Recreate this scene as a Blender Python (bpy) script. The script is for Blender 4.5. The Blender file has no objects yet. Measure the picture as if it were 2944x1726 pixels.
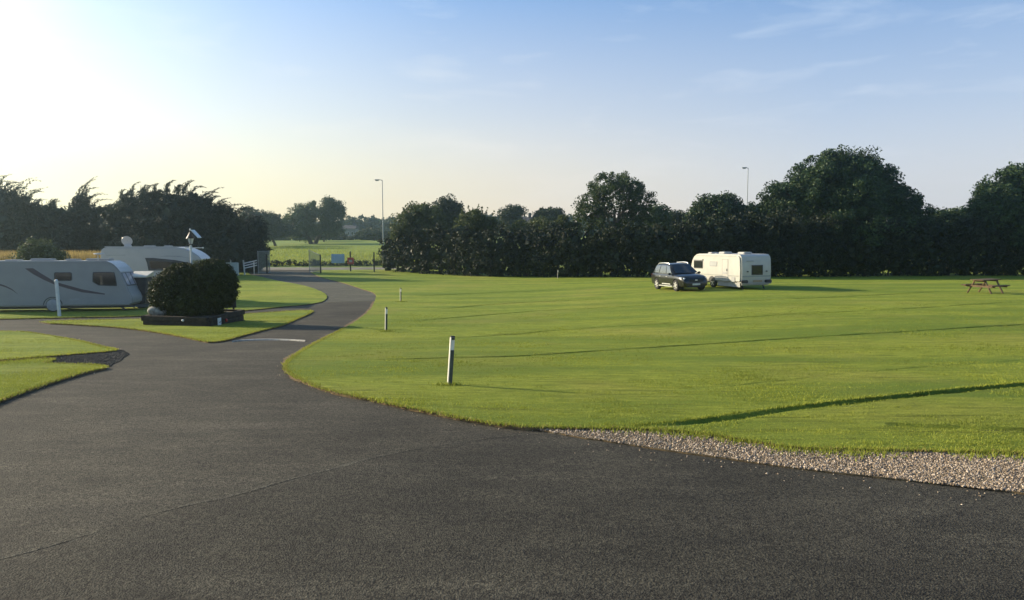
import bpy, bmesh, math, random
import numpy as np
from mathutils import Vector, Matrix, noise
from mathutils.geometry import delaunay_2d_cdt

R = math.radians
random.seed(7)
rng = np.random.default_rng(11)
scene = bpy.context.scene
COL = scene.collection

# ------------------------------------------------------------------ camera
F = 2130.0
CAM_H = 2.3
PITCH = math.atan((863 - 665) / F)
cam_d = bpy.data.cameras.new('camera')
cam = bpy.data.objects.new('camera', cam_d)
COL.objects.link(cam)
cam.location = (0, 0, CAM_H)
cam.rotation_euler = (math.pi / 2 - PITCH, 0, 0)
cam_d.sensor_width = 36
cam_d.lens = 36 * F / 2944
cam_d.clip_end = 5000
scene.camera = cam


def ray(px, py):
    xr, yr = (px - 1472) / F, (863 - py) / F
    c, s = math.cos(PITCH), math.sin(PITCH)
    return Vector((xr, c + yr * s, -s + yr * c))


def at(px, py, d):
    r = ray(px, py)
    return Vector((0, 0, CAM_H)) + r * (d / r.y)


# ------------------------------------------------------------------ terrain
_ky = [-60, -10, 0, 5, 13, 20, 27, 37, 47, 53, 65, 80, 100, 140, 260, 400, 700, 2000]
_kz = [0.4, 0.05, 0, -.1, -.45, -.92, -1.35, -1.78, -2.0, -2.08, -2.25, -2.4, -2.25, -1.6, -.2, .6, 2.5, 3]
_ty = np.arange(-60, 1200, 0.5)
_tz = np.interp(_ty, _ky, _kz)
_k = np.exp(-(np.arange(-12, 13) / 6.0) ** 2)
_k /= _k.sum()
_tz = np.convolve(np.pad(_tz, 12, mode='edge'), _k, mode='valid')


def sst(t):
    t = np.clip(t, 0, 1)
    return t * t * (3 - 2 * t)


def G(x, y):
    z = np.interp(y, _ty, _tz)
    z = z + .62 * sst((np.asarray(x) + 2) / 18) * sst((np.asarray(y) - 15) / 20) * (1 - .6 * sst((np.asarray(y) - 48) / 20)) * (1 - sst((np.asarray(y) - 90) / 40))
    return z


LAWN = 0.05


def gp(px, py, off=0.0):
    r = ray(px, py)
    o = Vector((0, 0, CAM_H))
    prev = None
    t = 1.5
    while t < 900:
        p = o + r * t
        if p.z <= float(G(p.x, p.y)) + off:
            a, b = prev if prev else 0.5, t
            for _ in range(25):
                m = (a + b) / 2
                p = o + r * m
                if p.z <= float(G(p.x, p.y)) + off:
                    b = m
                else:
                    a = m
            p = o + r * b
            return Vector((p.x, p.y, float(G(p.x, p.y)) + off))
        prev = t
        t *= 1.01
    return o + r * 300


# ------------------------------------------------------------------ materials
def new_mat(name):
    m = bpy.data.materials.new(name)
    m.use_nodes = True
    nt = m.node_tree
    b = nt.nodes['Principled BSDF']
    return m, nt, b


def N(nt, kind, **kw):
    n = nt.nodes.new(kind)
    for k, v in kw.items():
        if k in n.inputs.keys():
            n.inputs[k].default_value = v
        else:
            setattr(n, k, v)
    return n


def ramp(nt, src, stops):
    r = nt.nodes.new('ShaderNodeValToRGB')
    e = r.color_ramp.elements
    while len(e) < len(stops):
        e.new(.5)
    for i, (p, c) in enumerate(stops):
        e[i].position = p
        e[i].color = (*c, 1)
    nt.links.new(src, r.inputs[0])
    return r.outputs[0]


def coords(nt, scale=(1, 1, 1), rot=(0, 0, 0)):
    tc = nt.nodes.new('ShaderNodeTexCoord')
    mp = nt.nodes.new('ShaderNodeMapping')
    mp.inputs['Scale'].default_value = scale
    mp.inputs['Rotation'].default_value = rot
    nt.links.new(tc.outputs['Object'], mp.inputs[0])
    return mp.outputs[0]


def noise_n(nt, vec, scale, detail=4, rough=.55):
    n = N(nt, 'ShaderNodeTexNoise', Scale=scale, Detail=detail, Roughness=rough)
    nt.links.new(vec, n.inputs['Vector'])
    return n.outputs['Fac']


def mixc(nt, fac, a, b, mode='MIX'):
    m = nt.nodes.new('ShaderNodeMix')
    m.data_type = 'RGBA'
    m.blend_type = mode
    for sock, v in ((m.inputs[0], fac), (m.inputs[6], a), (m.inputs[7], b)):
        if isinstance(v, (int, float)):
            sock.default_value = v
        elif isinstance(v, tuple):
            sock.default_value = (*v, 1)
        else:
            nt.links.new(v, sock)
    return m.outputs[2]


def bump(nt, b, h, strength, dist):
    n = N(nt, 'ShaderNodeBump', Strength=strength, Distance=dist)
    nt.links.new(h, n.inputs['Height'])
    nt.links.new(n.outputs[0], b.inputs['Normal'])
    return n


def simple(name, c, rough=.5, metal=0.0, var=.12, scale=6, spec=.5, bmp=0.0):
    m, nt, b = new_mat(name)
    v = coords(nt)
    f = noise_n(nt, v, scale, 5)
    lo = tuple(x * (1 - var) for x in c)
    hi = tuple(min(1, x * (1 + var)) for x in c)
    nt.links.new(ramp(nt, f, [(.3, lo), (.7, hi)]), b.inputs['Base Color'])
    b.inputs['Roughness'].default_value = rough
    b.inputs['Metallic'].default_value = metal
    b.inputs['Specular IOR Level'].default_value = spec
    if bmp:
        bump(nt, b, noise_n(nt, v, scale * 8, 6), bmp, .01)
    return m


def asphalt_mat(name, tone, warm=1.0, patch=.3):
    m, nt, b = new_mat(name)
    v = coords(nt)
    big = noise_n(nt, v, .35, 5, .6)
    mid = noise_n(nt, coords(nt, (.35, 1.3, 1), (0, 0, R(-12))), .9, 5, .65)
    fine = noise_n(nt, v, 42, 3, .7)
    vor = N(nt, 'ShaderNodeTexVoronoi', Scale=70.0)
    nt.links.new(v, vor.inputs['Vector'])
    c0 = tuple(tone * x for x in (1.05 * warm, 1.0, .755))
    base = ramp(nt, big, [(.28, tuple(x * (1 - patch) for x in c0)), (.72, tuple(x * (1 + patch) for x in c0))])
    base = mixc(nt, ramp(nt, mid, [(.50, (0, 0, 0)), (.72, (.8, .8, .8))]), base, tuple(x * 1.6 for x in c0))
    base = mixc(nt, 1.0, base, ramp(nt, fine, [(.34, (.3, .3, .3)), (.64, (1.75, 1.75, 1.68))]), 'MULTIPLY')
    base = mixc(nt, .8, base, ramp(nt, vor.outputs['Distance'], [(.1, (1.2, 1.2, 1.18)), (.75, (.45, .45, .46))]), 'MULTIPLY')
    # scattered pale chippings
    v2 = N(nt, 'ShaderNodeTexVoronoi', Scale=24.0)
    nt.links.new(v, v2.inputs['Vector'])
    chip = ramp(nt, v2.outputs['Color'], [(.93, (0, 0, 0)), (.97, (1, 1, 1))])
    chipd = ramp(nt, v2.outputs['Distance'], [(.12, (1, 1, 1)), (.2, (0, 0, 0))])
    base = mixc(nt, mixc(nt, 1.0, chip, chipd, 'MULTIPLY'), base, tuple(min(.5, x * 3.2) for x in c0))
    pits = noise_n(nt, v, 17, 3, .6)
    base = mixc(nt, .6, base, ramp(nt, pits, [(.36, (.5, .5, .5)), (.5, (1.0, 1.0, 1.0)), (.66, (1.3, 1.3, 1.27))]), 'MULTIPLY')
    blot = noise_n(nt, coords(nt, (.6, 1.2, 1), (0, 0, R(-20))), 2.2, 6, .7)
    base = mixc(nt, .7, base, ramp(nt, blot, [(.32, (.68, .68, .7)), (.66, (1.28, 1.27, 1.22))]), 'MULTIPLY')
    nt.links.new(base, b.inputs['Base Color'])
    b.inputs['Roughness'].default_value = .9
    b.inputs['Specular IOR Level'].default_value = .18
    h = nt.nodes.new('ShaderNodeMath')
    h.operation = 'SUBTRACT'
    nt.links.new(fine, h.inputs[0])
    nt.links.new(vor.outputs['Distance'], h.inputs[1])
    bump(nt, b, h.outputs[0], .55, .012)
    return m


def grass_mat(name, c_dark, c_mid, c_lite, dry, bump_s=.6, dry_amt=.5):
    m, nt, b = new_mat(name)
    v = coords(nt)
    vs = coords(nt, (.28, 1.0, 1.0), (0, 0, R(7)))
    vs2 = coords(nt, (.12, 1.0, 1.0), (0, 0, R(9)))
    streak = noise_n(nt, vs, 7.0, 6, .72)
    stripe = noise_n(nt, vs2, .55, 4, .6)
    big = noise_n(nt, v, .22, 5, .6)
    fine = noise_n(nt, v, 34, 5, .75)
    col = ramp(nt, streak, [(.3, c_dark), (.5, c_mid), (.72, c_lite)])
    col = mixc(nt, ramp(nt, stripe, [(.44, (0, 0, 0)), (.60, (.9, .9, .9))]), col, (c_mid[0] * .58, c_mid[1] * .70, c_mid[2] * .7))
    col = mixc(nt, ramp(nt, big, [(.5, (0, 0, 0)), (.78, (dry_amt,) * 3)]), col, dry)
    thin = noise_n(nt, coords(nt, (.10, 1.0, 1.0), (0, 0, R(5))), 5.5, 4, .6)
    col = mixc(nt, ramp(nt, thin, [(.56, (0, 0, 0)), (.66, (.9, .9, .9))]), col, tuple(x * .55 for x in c_mid))
    col = mixc(nt, 1.0, col, ramp(nt, fine, [(.25, (.55, .58, .5)), (.7, (1.35, 1.32, 1.3))]), 'MULTIPLY')
    nt.links.new(col, b.inputs['Base Color'])
    b.inputs['Roughness'].default_value = .9
    b.inputs['Specular IOR Level'].default_value = .15
    add = nt.nodes.new('ShaderNodeMath')
    add.operation = 'MULTIPLY_ADD'
    nt.links.new(fine, add.inputs[0])
    add.inputs[1].default_value = .8
    nt.links.new(streak, add.inputs[2])
    bump(nt, b, add.outputs[0], bump_s, .09)
    return m


def leaf_mat(name, dark, lite, trans=.25, rough=.6):
    m, nt, b = new_mat(name)
    geo = nt.nodes.new('ShaderNodeNewGeometry')
    c1 = ramp(nt, geo.outputs['Random Per Island'], [(0, tuple(.7 * a + .3 * c for a, c in zip(dark, lite))), (.6, tuple((a + c) / 2 for a, c in zip(dark, lite))), (1, lite)])
    f = noise_n(nt, coords(nt), .35, 3)
    c1 = mixc(nt, 1.0, c1, ramp(nt, f, [(.3, (.75, .78, .8)), (.7, (1.25, 1.2, 1.1))]), 'MULTIPLY')
    nt.links.new(c1, b.inputs['Base Color'])
    b.inputs['Roughness'].default_value = rough
    b.inputs['Specular IOR Level'].default_value = .25
    tr = nt.nodes.new('ShaderNodeBsdfTranslucent')
    nt.links.new(c1, tr.inputs[0])
    mx = nt.nodes.new('ShaderNodeMixShader')
    mx.inputs[0].default_value = trans
    out = nt.nodes['Material Output']
    nt.links.new(b.outputs[0], mx.inputs[1])
    nt.links.new(tr.outputs[0], mx.inputs[2])
    nt.links.new(mx.outputs[0], out.inputs[0])
    return m


M = {}
M['asphalt_near'] = asphalt_mat('asphalt_near', .049, 1.05)
M['asphalt'] = asphalt_mat('asphalt', .056, 1.06, .34)
M['asphalt_seam'] = asphalt_mat('asphalt_seam', .085, 1.05, .4)
M['asphalt_pale'] = asphalt_mat('asphalt_pale', .105, 1.0, .15)
M['lawn'] = grass_mat('lawn_grass', (.135, .180, .020), (.255, .310, .036), (.385, .415, .058), (.40, .33, .085), 1.0)
M['field'] = grass_mat('field_grass', (.15, .21, .035), (.22, .28, .05), (.30, .34, .07), (.33, .30, .09), .5, .7)
M['blade'] = leaf_mat('grass_blades', (.16, .20, .024), (.40, .43, .065), .35, .7)
M['drygrass'] = leaf_mat('dry_tall_grass', (.20, .15, .05), (.42, .33, .13), .4, .8)
M['edge_soil'] = simple('edge_soil', (.16, .115, .06), .95, var=.45, scale=9, spec=.1, bmp=.5)
M['soil'] = simple('planter_soil', (.10, .085, .06), .95, var=.4, scale=8, spec=.1, bmp=.6)
M['gravel_bed'] = simple('gravel_bed', (.12, .098, .062), .95, var=.5, scale=30, spec=.2, bmp=.8)
M['gravel_dark'] = simple('gravel_dark', (.055, .055, .05), .95, var=.7, scale=40, spec=.2, bmp=.8)
M['track'] = simple('track_gravel', (.22, .20, .16), .95, var=.2, scale=.7, spec=.1)


def stone_mat():
    m, nt, b = new_mat('gravel_stone')
    geo = nt.nodes.new('ShaderNodeNewGeometry')
    nt.links.new(ramp(nt, geo.outputs['Random Per Island'], [(0, (.08, .058, .035)), (.35, (.23, .172, .112)), (.75, (.39, .30, .205)), (1, (.64, .53, .40))]), b.inputs['Base Color'])
    b.inputs['Roughness'].default_value = .85
    return m


M['stone'] = stone_mat()
M['white'] = simple('caravan_white', (.40, .405, .39), .35, var=.05, scale=2)
M['white_aged'] = simple('caravan_cream', (.47, .46, .41), .4, var=.06, scale=2)
M['grey_body'] = simple('caravan_silver_grey', (.275, .28, .27), .35, var=.05, scale=2)
M['skirt'] = simple('skirt_white', (.36, .36, .34), .45, var=.08, scale=3)
M['plastic_grey'] = simple('trim_grey', (.30, .31, .31), .5)
M['trim_dark'] = simple('trim_dark', (.05, .052, .055), .5)
M['decal'] = simple('decal_plum', (.075, .055, .065), .4, var=.1)
M['stripe'] = simple('stripe_grey', (.28, .30, .28), .4)
M['rubber'] = simple('tyre_rubber', (.018, .018, .018), .85, var=.2, scale=12)
M['alloy'] = simple('alloy_wheel', (.62, .62, .60), .35, .55, .06)
M['chrome'] = simple('roof_rail_silver', (.75, .75, .72), .3, .5, .04)
M['black'] = simple('black_plastic', (.012, .012, .013), .5)
M['lampred'] = simple('lamp_red', (.35, .02, .015), .25)
M['plate'] = simple('plate_white', (.55, .55, .50), .4)
M['plate_y'] = simple('plate_faded', (.36, .27, .16), .5)
M['postwhite'] = simple('post_white', (.80, .76, .66), .5, var=.08, scale=12)
M['postdark'] = simple('post_dark_face', (.06, .07, .06), .6, var=.25, scale=14)
M['postlid'] = simple('post_cap', (.03, .032, .03), .6)
M['timber'] = simple('sleeper_timber', (.045, .036, .028), .9, var=.4, scale=5, spec=.2, bmp=.5)
M['table'] = simple('table_wood', (.115, .066, .024), .7, var=.3, scale=7)
M['steel'] = simple('galvanised_steel', (.30, .32, .33), .5, .3, .1)
M['lampsteel'] = simple('lamp_column_paint', (.34, .36, .37), .5)
M['wirefence'] = simple('fence_wire', (.30, .34, .29), .6, .2)
M['fencepost'] = simple('fence_post_wood', (.05, .045, .038), .9, var=.3)
M['bluesign'] = simple('sign_pale_blue', (.30, .44, .58), .5, var=.08)
M['redsign'] = simple('sign_red', (.36, .05, .04), .5)
M['whitewood'] = simple('white_painted_wood', (.66, .68, .64), .6, var=.1)
M['cabinet'] = simple('cabinet_pale_green', (.42, .48, .45), .6, var=.08)
M['brown'] = simple('dark_brown_panel', (.055, .045, .042), .7, var=.15)
M['creamtop'] = simple('cream_lid', (.66, .60, .46), .5)
M['bark'] = simple('bark', (.075, .06, .045), .95, var=.4, scale=6, bmp=.8)
M['barkgrey'] = simple('bark_grey', (.14, .125, .10), .95, var=.35, scale=6, bmp=.8)
M['boulder'] = simple('pale_boulder', (.26, .26, .22), .9, var=.6, scale=5, bmp=.6)
M['render'] = simple('house_render', (.22, .22, .21), .8, var=.08)
M['rooftile'] = simple('roof_tile', (.07, .066, .066), .8, var=.2)
M['whiteline'] = simple('worn_white_paint', (.36, .34, .28), .8, var=.35, scale=14)
M['panel'] = simple('solar_panel_back', (.62, .64, .64), .35)
M['lantern'] = simple('lantern_glass', (.70, .72, .70), .25)

m, nt, b = new_mat('dark_glass')
b.inputs['Base Color'].default_value = (.012, .014, .016, 1)
b.inputs['Roughness'].default_value = .06
b.inputs['Specular IOR Level'].default_value = .6
M['glass'] = m
m, nt, b = new_mat('tinted_side_glass')
b.inputs['Base Color'].default_value = (.05, .06, .062, 1)
b.inputs['Roughness'].default_value = .04
b.inputs['Specular IOR Level'].default_value = 1.0
b.inputs['Coat Weight'].default_value = .6
M['carglass'] = m
m, nt, b = new_mat('car_paint')
b.inputs['Base Color'].default_value = (.045, .045, .048, 1)
b.inputs['Metallic'].default_value = .6
b.inputs['Roughness'].default_value = .28
b.inputs['Coat Weight'].default_value = .5
b.inputs['Coat Roughness'].default_value = .06
fl = N(nt, 'ShaderNodeTexNoise', Scale=400.0)
nt.links.new(ramp(nt, fl.outputs['Fac'], [(.3, (.018, .018, .018)), (.7, (.036, .0355, .034))]), b.inputs['Base Color'])
M['carpaint'] = m
m, nt, b = new_mat('pink_lit_glass')
b.inputs['Base Color'].default_value = (.42, .40, .42, 1)  # sunlight on the front panes is put into this pale base colour
b.inputs['Roughness'].default_value = .1
M['paleglass'] = m

LEAF = {
    'hedge': leaf_mat('hedge_leaves', (.006, .011, .005), (.026, .038, .012), .12),
    'oak': leaf_mat('dark_tree_leaves', (.010, .024, .010), (.062, .108, .036), .16),
    'ash': leaf_mat('green_tree_leaves', (.020, .040, .016), (.075, .110, .034), .28),
    'shrub': leaf_mat('shrub_leaves', (.030, .045, .018), (.100, .125, .040), .3),
    'cypress': leaf_mat('cypress_leaves', (.010, .020, .014), (.028, .042, .024), .12),
    'bush': leaf_mat('evergreen_bush_leaves', (.007, .012, .004), (.055, .072, .012), .12),
    'far': leaf_mat('distant_leaves', (.018, .032, .020), (.055, .075, .034), .2),
}


# ------------------------------------------------------------------ mesh helpers
def link(name, me, mat, parent=None, smooth=False):
    if mat is not None:
        for mm in (mat if isinstance(mat, (list, tuple)) else [mat]):
            me.materials.append(mm)
    o = bpy.data.objects.new(name, me)
    COL.objects.link(o)
    if parent is not None:
        o.parent = parent
    if smooth:
        me.polygons.foreach_set('use_smooth', [True] * len(me.polygons))
    return o


def tag(o, label=None, cat=None, group=None, kind=None):
    if label:
        o['label'] = label
    if cat:
        o['category'] = cat
    if group:
        o['group'] = group
    if kind:
        o['kind'] = kind
    return o


def empty(name, loc, label, cat, rotz=0, group=None, mat=None):
    o = bpy.data.objects.new(name, None)
    COL.objects.link(o)
    o.empty_display_size = .3
    if mat is not None:
        o.matrix_world = mat
    else:
        o.location = loc
        o.rotation_euler = (0, 0, rotz)
    return tag(o, label, cat, group)


class MB:
    def __init__(s):
        s.v, s.f, s.m = [], [], []

    def add(s, vs, fs, mi=0):
        n = len(s.v)
        s.v += [tuple(v) for v in vs]
        s.f += [tuple(i + n for i in f) for f in fs]
        s.m += [mi] * len(fs)
        return s

    def box(s, c, size, rot=None, mi=0):
        c = Vector(c)
        hx, hy, hz = (q / 2 for q in size)
        vs = [Vector((x, y, z)) for x in (-hx, hx) for y in (-hy, hy) for z in (-hz, hz)]
        if rot is not None:
            vs = [rot @ v for v in vs]
        return s.add([c + v for v in vs], [(0, 1, 3, 2), (4, 6, 7, 5), (0, 4, 5, 1), (2, 3, 7, 6), (0, 2, 6, 4), (1, 5, 7, 3)], mi)

    def bar(s, a, b, w, h, up=(0, 0, 1), mi=0):
        a, b = Vector(a), Vector(b)
        d = (b - a)
        L = d.length
        x = d.normalized()
        u = Vector(up)
        y = u.cross(x)
        if y.length < 1e-4:
            y = Vector((1, 0, 0)).cross(x)
        y.normalize()
        z = x.cross(y)
        rot = Matrix((x, y, z)).transposed()
        return s.box((a + b) / 2, (L, w, h), rot, mi)

    def tube(s, pts, rad, n=8, caps=True, mi=0):
        pts = [Vector(p) for p in pts]
        if not isinstance(rad, (list, tuple)):
            rad = [rad] * len(pts)
        rings = []
        vs = []
        ref = None
        for i, p in enumerate(pts):
            d = (pts[min(i + 1, len(pts) - 1)] - pts[max(i - 1, 0)]).normalized()
            if ref is None:
                ref = Vector((0, 0, 1)) if abs(d.z) < .9 else Vector((1, 0, 0))
            x = ref.cross(d)
            if x.length < 1e-4:
                x = Vector((0, 1, 0)).cross(d)
            x.normalize()
            y = d.cross(x)
            ref = y.cross(Vector((0, 0, 0))) if False else ref
            for k in range(n):
                a = 2 * math.pi * k / n
                vs.append(p + (x * math.cos(a) + y * math.sin(a)) * rad[i])
        fs = []
        for i in range(len(pts) - 1):
            for k in range(n):
                k2 = (k + 1) % n
                fs.append((i * n + k, i * n + k2, (i + 1) * n + k2, (i + 1) * n + k))
        if caps:
            fs.append(tuple(range(n - 1, -1, -1)))
            fs.append(tuple((len(pts) - 1) * n + k for k in range(n)))
        return s.add(vs, fs, mi)

    def lathe(s, prof, n=16, c=(0, 0, 0), axis='z', mi=0):
        c = Vector(c)
        vs, fs = [], []
        for r, h in prof:
            for k in range(n):
                a = 2 * math.pi * k / n
                p = (r * math.cos(a), r * math.sin(a), h)
                if axis == 'y':
                    p = (p[0], h, p[1])
                elif axis == 'x':
                    p = (h, p[0], p[1])
                vs.append(c + Vector(p))
        for i in range(len(prof) - 1):
            for k in range(n):
                k2 = (k + 1) % n
                fs.append((i * n + k, i * n + k2, (i + 1) * n + k2, (i + 1) * n + k))
        fs.append(tuple(range(n)))
        fs.append(tuple((len(prof) - 1) * n + k for k in range(n)))
        return s.add(vs, fs, mi)

    def sphere(s, c, r, nu=12, nv=8, mi=0):
        prof = [(max(1e-4, math.sin(math.pi * i / nv)) , -math.cos(math.pi * i / nv)) for i in range(nv + 1)]
        rx, ry, rz = (r, r, r) if isinstance(r, (int, float)) else r
        c = Vector(c)
        vs, fs = [], []
        for pr, h in prof:
            for k in range(nu):
                a = 2 * math.pi * k / nu
                vs.append(c + Vector((pr * math.cos(a) * rx, pr * math.sin(a) * ry, h * rz)))
        for i in range(nv):
            for k in range(nu):
                k2 = (k + 1) % nu
                fs.append((i * nu + k, i * nu + k2, (i + 1) * nu + k2, (i + 1) * nu + k))
        return s.add(vs, fs, mi)

    def mesh(s, name):
        me = bpy.data.meshes.new(name)
        me.from_pydata(s.v, [], s.f)
        me.polygons.foreach_set('material_index', s.m)
        bm = bmesh.new()
        bm.from_mesh(me)
        bmesh.ops.recalc_face_normals(bm, faces=bm.faces)
        bm.to_mesh(me)
        bm.free()
        return me

    def build(s, name, mat, parent=None, smooth=False, bevel=0, seg=2):
        me = s.mesh(name)
        if bevel:
            bm = bmesh.new()
            bm.from_mesh(me)
            es = [e for e in bm.edges if len(e.link_faces) == 2 and e.calc_face_angle(0) > .6]
            bmesh.ops.bevel(bm, geom=es, offset=bevel, segments=seg, affect='EDGES', clamp_overlap=True)
            bm.to_mesh(me)
            bm.free()
        o = link(name, me, mat, parent)
        if smooth:
            try:
                me.polygons.foreach_set('use_smooth', [True] * len(me.polygons))
                me.set_sharp_from_angle(angle=R(35))
            except Exception:
                pass
        return o


def np_mesh(name, verts, faces_n, mat, parent=None):
    """verts (n,3), faces: (m,k) index array"""
    me = bpy.data.meshes.new(name)
    verts = np.ascontiguousarray(verts, dtype=np.float32)
    f = np.ascontiguousarray(faces_n, dtype=np.int32)
    me.vertices.add(len(verts))
    me.vertices.foreach_set('co', verts.ravel())
    me.loops.add(f.size)
    me.loops.foreach_set('vertex_index', f.ravel())
    me.polygons.add(len(f))
    me.polygons.foreach_set('loop_start', np.arange(0, f.size, f.shape[1], dtype=np.int32))
    me.update(calc_edges=True)
    me.validate()
    return link(name, me, mat, parent)


def prism(poly, y0, y1, bevel=.0, seg=3):
    """side profile polygon in (x,z), extruded along y from y0 to y1, outline edges rounded"""
    bm = bmesh.new()
    a = [bm.verts.new((x, y0, z)) for x, z in poly]
    c = [bm.verts.new((x, y1, z)) for x, z in poly]
    fa = bm.faces.new(a)
    fc = bm.faces.new(list(reversed(c)))
    n = len(poly)
    for i in range(n):
        j = (i + 1) % n
        bm.faces.new((a[j], a[i], c[i], c[j]))
    bmesh.ops.recalc_face_normals(bm, faces=bm.faces)
    if bevel:
        es = list({e for f in (fa, fc) for e in f.edges})
        bmesh.ops.bevel(bm, geom=es, offset=bevel, segments=seg, affect='EDGES', clamp_overlap=True)
    me = bpy.data.meshes.new('prism')
    bm.to_mesh(me)
    bm.free()
    return me


def smooth_mesh(o, ang=30):
    me = o.data
    me.polygons.foreach_set('use_smooth', [True] * len(me.polygons))
    try:
        me.set_sharp_from_angle(angle=R(ang))
    except Exception:
        pass
    return o


def rrect(w, h, r, n=4):
    pts = []
    for cx, cz, a0 in ((w / 2 - r, h / 2 - r, 0), (-w / 2 + r, h / 2 - r, 90), (-w / 2 + r, -h / 2 + r, 180), (w / 2 - r, -h / 2 + r, 270)):
        for k in range(n + 1):
            a = R(a0 + 90 * k / n)
            pts.append((cx + r * math.cos(a), cz + r * math.sin(a)))
    return pts


def chaikin(p, n=2, closed=False):
    for _ in range(n):
        q = []
        m = len(p)
        rngi = range(m) if closed else range(m - 1)
        if not closed:
            q.append(p[0])
        for i in rngi:
            a, b2 = p[i], p[(i + 1) % m]
            q.append(tuple(.75 * s + .25 * t for s, t in zip(a, b2)))
            q.append(tuple(.25 * s + .75 * t for s, t in zip(a, b2)))
        if not closed:
            q.append(p[-1])
        p = q
    return p


def side_panel(name, poly, y, out, t, mat, parent):
    """thin raised panel on a side wall at local y; out = +1/-1 outward"""
    o = link(name, prism(poly, y - out * .01, y + out * t), mat, parent)
    return o


# ------------------------------------------------------------------ setting: ground, roads, lawns
xs = np.concatenate([np.linspace(-610, -90, 28), np.linspace(-85, 85, 86), np.linspace(90, 610, 28)])
ys = np.concatenate([np.linspace(-60, 120, 181), np.linspace(122, 260, 70), np.linspace(265, 570, 40)])
X, Y = np.meshgrid(xs, ys)
Z = G(X, Y)
site = sst((98 - Y) / 6)
Z = Z - .14 * site
Z = Z + (1 - site) * .12 * np.sin(X * .11 + Y * .07) * np.sin(Y * .053)
nx, ny = len(xs), len(ys)
idx = np.arange(nx * ny).reshape(ny, nx)
quads = np.stack([idx[:-1, :-1], idx[:-1, 1:], idx[1:, 1:], idx[1:, :-1]], -1).reshape(-1, 4)
ground = np_mesh('ground', np.stack([X, Y, Z], -1).reshape(-1, 3), quads, M['field'])
tag(ground, 'pale green rough grass field stretching away beyond the gate', 'field', kind='structure')


def dens(pts, f=70., lo=.12, jit=.0, closed=True, seed=0):
    """subdivide a world polyline at a step that grows with distance and wobble it"""
    out = []
    n = len(pts)
    for i in range(n if closed else n - 1):
        a, b2 = pts[i], pts[(i + 1) % n]
        L = (b2 - a).length
        if L < 1e-3:
            continue
        step = max(lo, min(abs(a.y), abs(b2.y), 90) / f)
        k = max(1, min(400, int(L / step)))
        nrm = Vector((-(b2 - a).y, (b2 - a).x, 0)).normalized()
        for j in range(k):
            p = a.lerp(b2, j / k)
            w = noise.noise(Vector((p.x * 1.3 + seed, p.y * 1.3, 0))) + .6 * noise.noise(Vector((p.x * 5 + seed, p.y * 5, 3)))
            out.append(p + nrm * w * jit)
    if not closed:
        out.append(pts[-1])
    return out


def smooth_px(pts, n=1):
    return chaikin([tuple(p) for p in pts], n)


def inside(poly, P):
    px = np.array([p[0] for p in poly])
    py = np.array([p[1] for p in poly])
    res = np.zeros(len(P), bool)
    j = len(px) - 1
    for i in range(len(px)):
        c = ((py[i] > P[:, 1]) != (py[j] > P[:, 1])) & (P[:, 0] < (px[j] - px[i]) * (P[:, 1] - py[i]) / (py[j] - py[i] + 1e-12) + px[i])
        res ^= c
        j = i
    return res


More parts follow.
